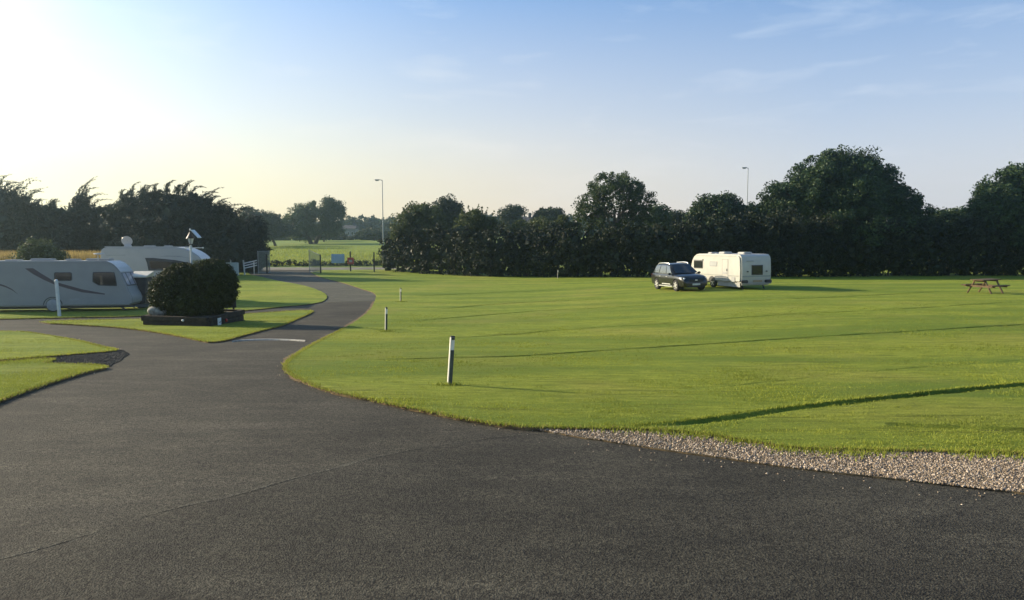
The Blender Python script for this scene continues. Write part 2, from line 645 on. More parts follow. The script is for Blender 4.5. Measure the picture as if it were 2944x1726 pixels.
def sheet(name, poly, off, mat, grooves=(), skirt=.12, relief=0.0, step=.03, lo=.35):
    """triangulated sheet following the terrain; grooves = [(world polyline, width, depth)]"""
    P = [Vector((p.x, p.y)) for p in poly]
    E = [(i, (i + 1) % len(P)) for i in range(len(P))]
    dep = {}
    minx, maxx = min(p.x for p in P), max(p.x for p in P)
    miny, maxy = min(p.y for p in P), max(p.y for p in P)
    poly2 = [(p.x, p.y) for p in poly]
    gseg = []
    for line, w, d in grooves:
        line = dens(line, 60, .2, .05, closed=False, seed=5)
        for offn, dd, (ea) in ((0.0, 0.0, .3), (-.05 - d * .25, d, .0), (-w, 0.0, .0)):
            ids = []
            pts = []
            for i, p in enumerate(line):
                t = i / (len(line) - 1)
                tg = (line[min(i + 1, len(line) - 1)] - line[max(i - 1, 0)]).normalized()
                nrm = Vector((-tg.y, tg.x))
                if nrm.y < 0:
                    nrm = -nrm
                fade = min(1, t / .12, (1 - t) / .08 + .3)
                q = Vector((p.x, p.y)) + nrm * offn
                pts.append((q, dd * fade * (.75 + .5 * noise.noise(Vector((q.x * .8, q.y * .8, 9))))))
            ok = inside(poly2, np.array([(q.x, q.y) for q, _ in pts]))
            prev = None
            for (q, dd2), k in zip(pts, ok):
                if not k:
                    prev = None
                    continue
                P.append(q)
                dep[len(P) - 1] = dd2
                if prev is not None:
                    E.append((prev, len(P) - 1))
                prev = len(P) - 1
        gseg.append(np.array([(p.x, p.y) for p in line]))
    y = max(miny, .5)
    S = []
    while y < maxy:
        st = max(lo, step * abs(y))
        k = max(2, int((maxx - minx) / st))
        for x in np.linspace(minx, maxx, k):
            S.append((x + random.uniform(-.2, .2) * st, y + random.uniform(-.2, .2) * st))
        y += st
    if miny < .5:
        for yy in np.arange(miny, .5, 1.0):
            for x in np.arange(minx, maxx, 1.0):
                S.append((x, yy))
    if S:
        S = np.array(S)
        S = S[inside(poly2, S)]
        for gs in gseg:                       # keep loose points away from the grooves
            d2 = np.full(len(S), 1e9)
            for q in gs[::2]:
                d2 = np.minimum(d2, (S[:, 0] - q[0]) ** 2 + (S[:, 1] - q[1]) ** 2)
            S = S[d2 > .55 ** 2]
        P += [Vector(q) for q in S]
    vs, es, fs, ov, oe, of = delaunay_2d_cdt(P, E, [], 1, 1e-5)
    A = np.array([(v.x, v.y) for v in vs])
    z = G(A[:, 0], A[:, 1]) + off
    for i, o in enumerate(ov):
        for q in o:
            if q in dep:
                z[i] -= dep[q]
        if relief:
            z[i] += relief * noise.noise(Vector((A[i, 0] * .35, A[i, 1] * .5, 2)))
    V = [(A[i, 0], A[i, 1], z[i]) for i in range(len(A))]
    cnt = {}
    for f in fs:
        for a, b2 in zip(f, f[1:] + f[:1]):
            k = (min(a, b2), max(a, b2))
            cnt[k] = cnt.get(k, 0) + 1
    F2 = [tuple(f) for f in fs]
    mi = [0] * len(F2)
    if skirt:
        low = {}
        for (a, b2), c in cnt.items():
            if c == 1:
                for q in (a, b2):
                    if q not in low:
                        low[q] = len(V)
                        V.append((V[q][0], V[q][1], V[q][2] - skirt))
                F2.append((a, b2, low[b2], low[a]))
                mi.append(1)
    me = bpy.data.meshes.new(name)
    me.from_pydata(V, [], F2)
    me.polygons.foreach_set('material_index', mi)
    for p in me.polygons:
        if p.normal.z < 0 and mi[p.index] == 0:
            p.flip()
    me.update()
    o = link(name, me, [mat, M['edge_soil']])
    return o


def W(pts, off=0.0):
    return [gp(px, py, off) for px, py in pts]


# road surface: older asphalt under everything on the site, paler stretch by the gate, newer patch in front
road_poly = [Vector((-48, -12, 0)), Vector((34, -12, 0)), Vector((34, 5, 0))] + W([(3500, 1440), (2944, 1380), (2507, 1340), (2133, 1290), (1813, 1255), (1600, 1238), (1479, 1214), (1264, 1170), (1143, 1145), (1029, 1120), (936, 1098), (870, 1073), (848, 1050), (856, 1036), (904, 1007), (962, 977), (1045, 930), (1092, 893), (1112, 854), (1082, 828), (1030, 810), (960, 797), (915, 783)]) + [Vector(p) for p in ((-12, 93, 0), (-40, 93, 0), (-42, 84, 0), (-48, 70, 0))]
road = sheet('road', dens(road_poly, 30, .8), 0.0, M['asphalt'], skirt=.05, lo=.5)
tag(road, 'grey asphalt drive forking left and winding to the gate', 'road', kind='structure')
pale_px = [(915, 871), (1000, 868), (1120, 866), (1120, 810), (960, 795), (880, 782), (740, 782), (700, 800), (800, 830), (900, 850)]
road2 = sheet('road', dens(W(pale_px), 50, .4, .03), .006, M['asphalt_pale'], skirt=.01, lo=.6)
tag(road2, 'paler worn asphalt of the drive between the bend and the gate', 'road', kind='structure')
seam_px = smooth_px([(-500, 1705), (-150, 1640), (0, 1612), (250, 1540), (500, 1463), (680, 1425), (850, 1376), (1000, 1338), (1120, 1306), (1300, 1276), (1480, 1252), (1560, 1247), (1650, 1255)], 1)
near_poly = dens(W(seam_px), 60, .1, .03, closed=False, seed=3) + [Vector(p) for p in ((14, 10.0, 0), (33, 6.2, 0), (33, -10, 0), (-30, -10, 0), (-30, 2, 0))]
road3 = sheet('road', near_poly, .005, M['asphalt_near'], skirt=.003, lo=.4)
tag(road3, 'dark resurfaced asphalt in the foreground below the seam', 'road', kind='structure')

main_px = smooth_px([(821, 1050), (823, 1066), (853, 1086), (936, 1121), (1029, 1139), (1143, 1164), (1264, 1189), (1379, 1211), (1479, 1225), (1600, 1229), (1813, 1230), (1930, 1237), (2027, 1245), (2133, 1263), (2267, 1286), (2450, 1291), (2613, 1293), (2944, 1301), (3500, 1330)], 1)
main_px_b = smooth_px([(893, 783), (905, 790), (930, 800), (989, 814), (1013, 822), (1050, 834), (1076, 842), (1083, 854), (1064, 893), (1021, 925), (979, 950), (936, 971), (882, 1000), (836, 1029), (821, 1050)], 1)
main_world = W(main_px, LAWN)[:-1] + [gp(3500, 1330)] + [Vector((72, 9, 0)), Vector((72, 82, 0)), Vector((30, 84, 0)), Vector((-10, 90, 0)), gp(930, 778)] + W(main_px_b, LAWN)[:-1]
GL = [
    ([(1820, 1223), (1900, 1218), (1973, 1210), (2187, 1180), (2400, 1154), (2667, 1127), (2944, 1100), (3400, 1060)], .32, .09),
    ([(846, 1039), (1050, 1034), (1300, 1027), (1443, 1025), (1694, 1009), (1887, 997), (2281, 971), (2551, 955), (2859, 936), (3300, 915)], .26, .036),
    ([(1090, 926), (1262, 917), (1501, 896), (1656, 888), (1972, 871), (2203, 863), (2358, 855), (2551, 846), (2705, 838)], .3, .058),
    ([(1251, 890), (1424, 873), (1671, 861), (1800, 856)], .28, .045),
    ([(1154, 853), (1482, 838), (1848, 822)], .3, .045),
    ([(1174, 977), (1424, 965), (1617, 946), (1972, 927), (2203, 904), (2512, 893), (2944, 865)], .25, .034),
    ([(1972, 1119), (2203, 1096), (2512, 1065), (2821, 1042), (3200, 1020)], .2, .018),
    ([(2540, 1213), (2700, 1221), (2944, 1228), (3200, 1235)], .3, .06),
]
grooves = [(W(smooth_px(l, 1), LAWN), w, d) for l, w, d in GL]
lawn = sheet('lawn', dens(main_world, 90, .1, .045, seed=1), LAWN, M['lawn'], grooves, .14, .015)
tag(lawn, 'broad mown lawn with terrace lines right of the drive', 'lawn', kind='structure')

A_px = smooth_px([(-700, 921), (0, 917), (171, 913), (414, 909), (560, 902), (688, 894), (754, 888), (830, 880), (888, 875), (930, 868), (943, 854), (933, 842), (897, 827), (859, 818), (802, 808), (754, 797), (720, 790)], 1)
lawnA_world = W(A_px, LAWN) + [Vector((-30, 84, 0)), Vector((-70, 84, 0)), Vector((-70, 40, 0))]
lawnA = sheet('lawn', dens(lawnA_world, 90, .15, .035, seed=2), LAWN, M['lawn'], [], .14, .02)
tag(lawnA, 'lawn with the caravan pitches left of the bend', 'lawn', kind='structure')
B_px = smooth_px([(114, 925), (179, 921), (414, 918), (560, 911), (701, 903), (773, 898), (859, 892), (903, 892), (888, 903), (840, 922), (811, 936), (750, 950), (696, 964), (643, 979), (604, 983), (586, 981), (514, 965), (446, 954), (357, 942), (250, 935), (143, 929)], 1)
lawnB = sheet('lawn', dens(W(B_px, LAWN), 90, .12, .03, seed=4), LAWN, M['lawn'], [], .14, .02)
tag(lawnB, 'triangular lawn island around the planter', 'lawn', kind='structure')
C_px = smooth_px([(-700, 950), (0, 953), (71, 953), (132, 964), (232, 980), (286, 996), (339, 1005), (321, 1009), (232, 1016), (161, 1022), (0, 1034), (-700, 1085)], 1)
lawnC = sheet('lawn', dens(W(C_px, LAWN), 90, .12, .03, seed=6), LAWN, M['lawn'], [], .14, .02)
tag(lawnC, 'upper lawn wedge at the left edge above the dark chippings', 'lawn', kind='structure')
E_px = smooth_px([(-700, 1092), (0, 1041), (120, 1030), (161, 1032), (120, 1044), (200, 1047), (271, 1049), (314, 1055), (268, 1063), (214, 1077), (107, 1110), (0, 1150), (-200, 1225), (-700, 1420)], 1)
lawnE = sheet('lawn', dens(W(E_px, LAWN), 90, .1, .03, seed=8), LAWN, M['lawn'], [], .14, .02)
tag(lawnE, 'lower lawn corner at the left edge beside the asphalt', 'lawn', kind='structure')

# gravel strip between the asphalt and the lawn, dark chippings at the left
grav_px = smooth_px([(1440, 1219), (1600, 1251), (1813, 1284), (2080, 1321), (2293, 1353), (2507, 1374), (2773, 1406), (2944, 1422), (3500, 1480)], 1)
grav_up = [(3500, 1315), (2944, 1290), (2500, 1280), (2133, 1250), (1900, 1222), (1600, 1218)]
grav_poly = dens(W(grav_px), 60, .1, .05, closed=False, seed=12) + W(grav_up)
gravel = sheet('gravel_strip', grav_poly, .022, M['gravel_bed'], skirt=.04, lo=.25)
tag(gravel, 'strip of pale chippings between asphalt and lawn', 'gravel', kind='structure')
chip_px = [(355, 1008), (372, 1020), (330, 1046), (315, 1056), (200, 1050), (80, 1050), (120, 1030), (170, 1018), (240, 1010)]
chips_poly = dens(W(chip_px), 60, .1, .05, seed=15)
chips = sheet('dark_chippings', chips_poly, .012, M['gravel_dark'], skirt=.02, lo=.3)
tag(chips, 'patch of dark chippings between the two left lawns', 'gravel', kind='structure')


def stones(name, poly, n, smin, smax, off, mat, label, bias=None):
    px = np.array([(p.x, p.y) for p in poly])
    lo, hi = px.min(0), px.max(0)
    pts = np.zeros((0, 2))
    while len(pts) < n:
        q = rng.uniform(lo, hi, (n * 3, 2))
        q = q[inside(px, q)]
        if bias is not None:
            q = q[rng.random(len(q)) < bias(q)]
        pts = np.concatenate([pts, q])
    pts = pts[:n]
    return pebbles(name, pts, smin, smax, off, mat, label)


def pebbles(name, pts, smin, smax, off, mat, label):
    n = len(pts)
    oct_v = np.array([(1, 0, 0), (0, 1, 0), (-1, 0, 0), (0, -1, 0), (0, 0, 1), (0, 0, -1)], float)
    oct_f = np.array([(0, 1, 4), (1, 2, 4), (2, 3, 4), (3, 0, 4), (1, 0, 5), (2, 1, 5), (3, 2, 5), (0, 3, 5)])
    s = rng.uniform(smin, smax, (n, 1, 1)) * rng.uniform(.35, 1.3, (n, 6, 3))
    v = oct_v[None] * s
    a = rng.uniform(0, 6.28, n)
    c, s2 = np.cos(a), np.sin(a)
    tilt = rng.uniform(-.7, .7, n)
    ct, st = np.cos(tilt), np.sin(tilt)
    x, y, z = v[..., 0], v[..., 1], v[..., 2]
    y, z = y * ct[:, None] - z * st[:, None], y * st[:, None] + z * ct[:, None]
    x, y = x * c[:, None] - y * s2[:, None], x * s2[:, None] + y * c[:, None]
    base = np.stack([pts[:, 0], pts[:, 1], G(pts[:, 0], pts[:, 1]) + off], -1)
    v = np.stack([x, y, z], -1) + base[:, None]
    f = oct_f[None] + (np.arange(n) * 6)[:, None, None]
    o = np_mesh(name, v.reshape(-1, 3), f.reshape(-1, 3), mat)
    return tag(o, label, 'gravel', kind='stuff')


view_grav = dens(W(grav_px[:-1] + [(3150, 1440)]), 60, .3, closed=False) + W([(3150, 1305), (2944, 1300), (2600, 1292), (2267, 1283), (2133, 1258), (1980, 1234), (1820, 1229), (1600, 1224)])
stones('gravel_stones', view_grav, 30000, .004, .020, .022, M['stone'], 'loose pale stones of the gravel strip', lambda q: .35 + .65 * sst((q[:, 0] - 1.0) / 5))
stones('dark_stones', chips_poly, 4000, .01, .03, .012, M['gravel_dark'], 'loose dark chippings between the left lawns')


# crumbling soil fringe and loose grit where the lawns meet the asphalt
def verge(line, off_in, wmax, seed, maxd=45):
    pts = [p for p in dens(line, 120, .06, .02, closed=False, seed=seed) if p.y < maxd]
    vs, fs = [], []
    for i, p in enumerate(pts):
        tg = (pts[min(i + 1, len(pts) - 1)] - pts[max(i - 1, 0)])
        tg.z = 0
        tg.normalize()
        nr = Vector((tg.y, -tg.x, 0)) * off_in
        wv = wmax * (.35 + .65 * max(0, noise.noise(Vector((p.x * 1.1 + seed, p.y * 1.1, 7))) + .35)) + .03 * noise.noise(Vector((p.x * 11, p.y * 11, 7)))
        a, b2 = p - nr * .06, p + nr * max(.01, wv)
        vs += [(a.x, a.y, float(G(a.x, a.y)) + .014), (b2.x, b2.y, float(G(b2.x, b2.y)) + .0075)]
    for i in range(len(pts) - 1):
        fs.append((2 * i, 2 * i + 2, 2 * i + 3, 2 * i + 1))
    o = MB().add(vs, fs).build('soil_fringe', M['edge_soil'])
    return tag(o, 'crumbling brown soil fringe along a lawn edge', 'soil', kind='structure'), pts


fringe = []
for line, sgn, wm, sd_ in ((W(main_px_b[12:]) + W(main_px[1:40]), 1, .20, 31), (W(B_px[8:]), 1, .08, 32), (W(C_px[1:40]), 1, .10, 33), (W(E_px[12:]), 1, .14, 34)):
    o_, p_ = verge(line, sgn, wm, sd_)
    fringe.append(p_)
gpts = []
for p_ in fringe:
    for q_ in p_:
        for _ in range(rng.poisson(1.2)):
            gpts.append((q_.x + rng.normal(0, .16), q_.y + rng.normal(0, .16)))
gpts += [(p.x + rng.normal(0, .25), p.y - abs(rng.normal(0, .22))) for p in dens(W(grav_px[:-1]), 90, .05, .05, closed=False) for _ in range(2)]
gpts = np.array(gpts)
pebbles('loose_grit', gpts, .004, .016, .006, M['stone'], 'loose grit scattered along the asphalt edges')

# grass blades
def blades(name, P, h0, h1, width, mat, label, off=LAWN, lean=.5, cat='grass'):
    n = len(P)
    h = rng.uniform(h0, h1, n)
    a = rng.uniform(0, 6.28, n)
    l = rng.uniform(0, lean, n)
    la = rng.uniform(0, 6.28, n)
    w = (width if np.isscalar(width) else width) * rng.uniform(.7, 1.3, n)
    z = G(P[:, 0], P[:, 1]) + off - .01
    b0 = np.stack([P[:, 0] - np.cos(a) * w, P[:, 1] - np.sin(a) * w, z], -1)
    b1 = np.stack([P[:, 0] + np.cos(a) * w, P[:, 1] + np.sin(a) * w, z], -1)
    t = np.stack([P[:, 0] + np.cos(la) * l * h, P[:, 1] + np.sin(la) * l * h, z + h], -1)
    v = np.stack([b0, b1, t], 1).reshape(-1, 3)
    f = np.arange(3 * n).reshape(-1, 3)
    o = np_mesh(name, v, f, mat)
    return tag(o, label, cat, kind='stuff')


def sample_poly(poly, n, ymin=6, ymax=60, fr=1.15):
    """more samples close by, only where the view could see them"""
    out = []
    tot = 0
    px = [(p[0], p[1]) for p in poly]
    while tot < n:
        u = rng.random(n)
        y = ymin * (ymax / ymin) ** u
        x = rng.uniform(-1, 1, n) * y * .70 * fr
        P = np.stack([x, y], -1)
        P = P[inside(px, P)]
        if len(P) == 0:
            break
        out.append(P)
        tot += len(P)
    return np.concatenate(out)[:n]


def off_grooves(P):
    keep = np.ones(len(P), bool)
    for (line, w, d) in grooves:
        L = np.array([(p.x, p.y) for p in dens(line, 60, .15, .05, closed=False, seed=5)])
        for s in range(0, len(P), 20000):
            Q = P[s:s + 20000]
            d2 = (Q[:, None, 0] - L[None, :, 0]) ** 2 + (Q[:, None, 1] - L[None, :, 1]) ** 2
            k = d2.argmin(1)
            dist = np.sqrt(d2[np.arange(len(Q)), k])
            near = Q[:, 1] < L[k, 1]
            keep[s:s + 20000] &= ~((dist < np.where(near, w * .75, .015)))
    return P[keep]


P1 = off_grooves(sample_poly(main_world, 280000, 7, 46))
blades('lawn_grass', P1, .010, .028, .003 + .0003 * P1[:, 1], M['blade'], 'short mown grass blades of the broad lawn', lean=.9)
for nm, poly, n, lab in (('lawn_grass', W(A_px, LAWN) + [Vector((-30, 70, 0)), Vector((-60, 70, 0))], 30000, 'short grass blades on the caravan lawn'),
                         ('lawn_grass', W(B_px, LAWN), 30000, 'short grass blades on the planter island'),
                         ('lawn_grass', W(C_px, LAWN), 25000, 'short grass blades on the upper left wedge'),
                         ('lawn_grass', W(E_px, LAWN), 45000, 'short grass blades on the lower left corner')):
    P1 = sample_poly(poly, n, 8, 60)
    blades(nm, P1, .012, .032, .003 + .0003 * P1[:, 1], M['blade'], lab, lean=.9)


Pc = off_grooves(sample_poly(main_world, 150000, 7, 34))
nz = np.array([noise.noise(Vector((x * .9 + .1 * y, y * 3.2, 1))) + .6 * noise.noise(Vector((x * 3, y * 9, 4))) for x, y in Pc])
Pc = Pc[nz > .30]
blades('lawn_tufts', Pc, .022, .055, .003 + .0003 * Pc[:, 1], M['blade'], 'slightly longer streaky tufts left by the mower on the broad lawn', lean=.9)


def edge_pts(polys, per_m, spread, maxd=40):
    out = []
    for line in polys:
        for a, b2 in zip(line, line[1:]):
            L = (b2 - a).length
            if a.y > maxd or L < 1e-3:
                continue
            k = rng.poisson(L * per_m * max(.25, 1 - a.y / 50))
            t = rng.random(k)
            q = np.stack([a.x + (b2.x - a.x) * t, a.y + (b2.y - a.y) * t], -1) + rng.normal(0, spread, (k, 2))
            out.append(q)
    return np.concatenate(out)


edges = [W(main_px[:-1], LAWN), W(main_px_b[20:], LAWN), W(B_px, LAWN), W(C_px, LAWN), W(E_px, LAWN), W(A_px, LAWN)]
gq_ = dens(W([(1600, 1236), (1813, 1240), (2027, 1262), (2133, 1278), (2267, 1302), (2450, 1312), (2613, 1310), (2944, 1318), (3100, 1322)]), 40, .3, 0, closed=False)
Pw = np.array([(p.x + rng.normal(0, .14), p.y + rng.normal(.08, .13)) for p in gq_ for _ in range(260) if noise.noise(Vector((p.x * 1.2, p.y, 5))) > -.15])
blades('weeds', Pw, .03, .07, .005 + .0003 * Pw[:, 1], M['blade'], 'tufts of grass growing into the pale gravel', off=.03, lean=1.0)
Pe = edge_pts(edges, 260, .035)
Pg = edge_pts([[p + Vector((0, .03, 0)) for p in grooves[0][0]]], 350, .02, 60)
Pe = np.concatenate([Pe, Pg])
Pd = edge_pts(edges, 110, .03)
blades('dry_edge_grass', Pd, .015, .05, .004 + .0003 * Pd[:, 1], M['drygrass'], 'dry straw coloured grass along the lawn edges', lean=1.2)
blades('edge_grass', Pe, .02, .065, .004 + .0003 * Pe[:, 1], M['blade'], 'longer untrimmed grass along the lawn edges', lean=1.0)


# ------------------------------------------------------------------ foliage
def leaf_quads(C, size, up_bias=0.0, aspect=.55, dirs=None):
    n = len(C)
    u = rng.normal(size=(n, 3))
    if dirs is not None:
        u = dirs + .28 * u
    u /= np.linalg.norm(u, axis=1, keepdims=True)
    w = rng.normal(size=(n, 3))
    v = np.cross(u, w)
    v /= np.linalg.norm(v, axis=1, keepdims=True) + 1e-9
    s = (size * rng.uniform(.6, 1.3, n))[:, None] if np.isscalar(size) else (size * rng.uniform(.7, 1.25, n))[:, None]
    q = np.stack([C - u * s, C + v * s * aspect - u * s * .1, C + u * s, C - v * s * aspect - u * s * .1], 1)
    return q.reshape(-1, 3)


def crown_points(lobes, n_clump, n_leaf, r_clump, shell=.55, floor=None, flat=.8):
    L = [(np.array(c), np.array(r)) for c, r in lobes]
    w = np.array([(r[0] * r[2] + r[1] * r[2] + r[0] * r[1]) for _, r in L])
    w = w / w.sum()
    out = []
    pick = rng.choice(len(L), n_clump, p=w)
    d = rng.normal(size=(n_clump, 3))
    d /= np.linalg.norm(d, axis=1, keepdims=True)
    rad = shell + (1.0 - shell) * rng.random(n_clump) ** .6
    C = np.array([L[k][0] for k in pick]) + d * rad[:, None] * np.array([L[k][1] for k in pick])
    out_d = d
    k = np.repeat(np.arange(n_clump), n_leaf)
    off = rng.normal(size=(len(k), 3))
    off *= (np.minimum(np.linalg.norm(off, axis=1), 1.75) / np.linalg.norm(off, axis=1))[:, None] * .55
    rc = r_clump * rng.uniform(.6, 1.35, n_clump)
    Pts = C[k] + off * rc[k][:, None] * np.array([1, 1, flat])
    if floor is not None:
        zf = G(Pts[:, 0], Pts[:, 1]) + floor
        Pts = Pts[Pts[:, 2] > zf]
    return Pts


def fill_points(lobes, n, scale=.75, floor=None):
    L = [(np.array(c), np.array(r)) for c, r in lobes]
    w = np.array([r.prod() for _, r in L]) ** .8
    w = w / w.sum()
    pick = rng.choice(len(L), n, p=w)
    d = rng.normal(size=(n, 3))
    d /= np.linalg.norm(d, axis=1, keepdims=True)
    rad = rng.random(n) ** (1 / 3) * scale
    P = np.array([L[k][0] for k in pick]) + d * rad[:, None] * np.array([L[k][1] for k in pick])
    if floor is not None:
        P = P[P[:, 2] > G(P[:, 0], P[:, 1]) + floor]
    return P


def quads_obj(name, V, mat, parent):
    return np_mesh(name, V, np.arange(len(V)).reshape(-1, 4), mat, parent)


def px_lobes(spec, d):
    """(px,py,rx,ry[,dd[,depth ratio]]) in photo pixels at distance d -> world ellipsoids"""
    out = []
    for s in spec:
        dd = d + (s[4] if len(s) > 4 else 0)
        k = dd / F
        dr = s[5] if len(s) > 5 else .9
        out.append((at(s[0], s[1], dd), (s[2] * k, s[2] * k * dr, s[3] * k)))
    return out


def tree(name, spec, d, label, leaf, cat='tree', group=None, n_clump=300, n_leaf=40, r_clump=.7, size=.2, fill=2000, fsize=.3,
         trunk_r=.28, shell=.55, floor=.2, limbs=7, bark='bark', base_px=None, stems=None, flat=.8, aspect=.55):
    lobes = px_lobes(spec, d)
    cx = sum(l[0].x * l[1][0] for l in lobes) / sum(l[1][0] for l in lobes)
    cy = sum(l[0].y for l in lobes) / len(lobes)
    if base_px is not None:
        cx = at(base_px, 700, cy).x
    base = Vector((cx, cy, float(G(cx, cy))))
    root = empty(name, base, label, cat, group=group)
    P = crown_points(lobes, n_clump, int(n_leaf * 2.3), r_clump, shell, floor, flat)
    V = leaf_quads(P, size * .62, aspect=aspect)
    if fill:
        Pf = fill_points(lobes, fill, .62, floor)
        V = np.concatenate([V, leaf_quads(Pf, fsize, aspect=.8)])
    if stems:
        V = np.concatenate([V, stems(lobes)])
    V = V - np.array(base)
    quads_obj('crown', V, LEAF[leaf], root)
    mb = MB()
    top = max(lobes, key=lambda l: l[1][0] * l[1][2])
    H = (top[0] - base)
    j = H * .45 + Vector((0, 0, 0))
    mb.tube([(0, 0, -.2), H * .2 + Vector((.05, 0, 0)), j, H * .85], [trunk_r * 1.25, trunk_r, trunk_r * .8, trunk_r * .3], 9)
    srt = sorted(lobes, key=lambda l: -l[1][0])[:limbs]
    for k in range(limbs):
        l = srt[k % len(srt)]
        a = random.uniform(0, 6.28)
        e = l[0] - base + Vector((math.cos(a) * l[1][0] * .6, math.sin(a) * l[1][1] * .6, random.uniform(0, .6) * l[1][2]))
        s = H * random.uniform(.25, .6)
        mid = s.lerp(e, .5) + Vector((random.uniform(-.3, .3), random.uniform(-.3, .3), .3))
        mb.tube([s, mid, e], [trunk_r * .5, trunk_r * .3, trunk_r * .08], 6)
    mb.build('trunk', M[bark], root, smooth=True)
    return root


def shoots(px_list, d, n_leaf=30, size=.14, rad=.16):
    """upright leafy shoots sticking out of a crown: (px,py_base,px_tip,py_tip)"""
    def f(lobes):
        out = []
        for a, b2, c, e in px_list:
            p0, p1 = np.array(at(a, b2, d)), np.array(at(c, e, d))
            t = rng.random(n_leaf)
            out.append(p0 + (p1 - p0) * t[:, None] + rng.normal(size=(n_leaf, 3)) * rad * (1.1 - t)[:, None])
        return leaf_quads(np.concatenate(out), size)
    return f


# right-hand hedge: one continuous clipped-by-wind hedge along the far side of the lawn
def hedge_base(px):
    return float(np.interp(px, [1060, 1090, 1200, 1400, 1700, 2300, 2944, 3300], [778, 781, 789, 799, 801, 800, 796, 794]))


hl = []
for px in np.arange(1118, 3330, 36):
    top = float(np.interp(px, [1100, 1140, 1200, 1300, 1420, 1520, 1620, 1700, 1900, 2000, 2200, 2640, 2720, 2800, 3300],
                          [690, 662, 640, 640, 652, 650, 640, 650, 645, 632, 610, 640, 618, 620, 600])) + random.uniform(-9, 9)
    g = gp(px, hedge_base(px))
    d = g.y + 1.9
    k = d / F
    zt = at(px, top, d).z
    zb = float(G(g.x, d))
    h = zt - zb
    hl.append((Vector((at(px, 700, d).x, d + random.uniform(-.2, .4), zb + h * .30)), (1.25, 1.75, h * .40)))
    hl.append((Vector((at(px, 700, d).x + random.uniform(-.3, .3), d + random.uniform(0, .8), zb + h * .66)), (1.2, 1.7, h * .36)))
g0 = gp(1500, 799)
hroot = empty('hedge', (g0.x, g0.y + 2, float(G(g0.x, g0.y + 2))), 'long dark hedge along the far side of the lawn', 'hedge')
V = leaf_quads(crown_points(hl, 2200, 56, .55, .75, .02), .105)
V = np.concatenate([V, leaf_quads(fill_points(hl, 22000, .74, .05), .30, aspect=.8)])
quads_obj('foliage', V - np.array(hroot.location), LEAF['hedge'], hroot)
mb = MB()
for i in range(0, len(hl), 2):
    c, r = hl[i]
    b0 = c - hroot.location
    zb = float(G(c.x, c.y)) - hroot.location.z
    MB().tube([(b0.x, b0.y, zb - .1), (b0.x + .2, b0.y + .1, zb + 1.2), (b0.x + .1, b0.y, zb + 2.6)], [.09, .07, .03], 6).build('stem', M['bark'], hroot)

tree('shrub_tree', [(1195, 640, 52, 52), (1165, 660, 40, 45), (1232, 640, 42, 46), (1206, 612, 34, 30)], 86, 'loose light green shrub at the left end of the long hedge', 'shrub',
     group='trees along the hedge', n_clump=130, r_clump=.6, size=.2, fill=900, trunk_r=.15,
     stems=shoots([(1165, 640, 1158, 595), (1185, 620, 1180, 592), (1212, 610, 1222, 580), (1200, 610, 1198, 584), (1240, 630, 1248, 594)], 80))
tree('round_tree', [(1285, 612, 42, 42), (1265, 630, 32, 34), (1306, 628, 32, 36)], 108, 'rounded bluish tree rising behind the loose light green shrub', 'far', group='trees along the hedge',
     n_clump=110, r_clump=.8, size=.26, fill=900, fsize=.5, trunk_r=.25)
tree('shrub_tree', [(1365, 648, 52, 42), (1340, 655, 36, 36), (1400, 655, 38, 38)], 80, 'bushy shrub with upright shoots in the middle of the left hedge', 'shrub', group='trees along the hedge',
     n_clump=110, r_clump=.6, size=.2, fill=800, trunk_r=.14,
     stems=shoots([(1335, 640, 1328, 600), (1350, 630, 1346, 590), (1372, 625, 1376, 588), (1392, 630, 1402, 596), (1410, 640, 1420, 606), (1362, 625, 1360, 598), (1385, 625, 1387, 592)], 80))
tree('small_tree', [(1470, 616, 30, 24), (1490, 606, 20, 16), (1452, 628, 24, 18), (1476, 640, 36, 22)], 140, 'small distant tree with a ragged top beyond the hedge', 'far', group='trees along the hedge',
     n_clump=70, n_leaf=30, r_clump=.8, size=.3, fill=250, fsize=.6, trunk_r=.25)
tree('umbrella_pine', [(1580, 614, 38, 17), (1556, 622, 26, 13), (1604, 622, 22, 13), (1575, 632, 46, 12)], 140, 'dark flat domed pine behind the hedge beside the gappy green tree', 'far', group='trees along the hedge',
     n_clump=110, n_leaf=34, r_clump=.7, size=.28, fill=600, fsize=.6, trunk_r=.3)
tree('shrub_tree', [(1560, 662, 62, 28), (1500, 668, 44, 24), (1625, 655, 40, 34)], 79, 'low sunlit shrub on top of the hedge below the flat pine', 'shrub', group='trees along the hedge',
     n_clump=120, r_clump=.55, size=.2, fill=800, trunk_r=.14)
tree('broadleaf_tree', [(1768, 560, 84, 62), (1712, 590, 56, 46), (1826, 580, 54, 56), (1740, 532, 50, 36), (1800, 528, 46, 34), (1690, 628, 50, 44), (1845, 630, 42, 48), (1768, 650, 80, 44)], 77,
     'tall green tree with a gappy rounded crown left of the car', 'ash', group='trees along the hedge', n_clump=360, n_leaf=34, r_clump=.46, size=.16, fill=260, fsize=.25, trunk_r=.3, shell=.5, limbs=12, bark='barkgrey')
tree('round_tree', [(1890, 632, 32, 42), (1878, 655, 28, 36), (1905, 655, 26, 34)], 95, 'small dark rounded tree tucked right of the gappy tree', 'oak', group='trees along the hedge',
     n_clump=90, r_clump=.7, size=.22, fill=600, trunk_r=.2)
tree('low_tree', [(1942, 632, 40, 22), (1970, 645, 34, 24)], 100, 'low dark treetop between the rounded tree and the middle tree', 'far', group='trees along the hedge',
     n_clump=70, r_clump=.7, size=.24, fill=400, trunk_r=.2)
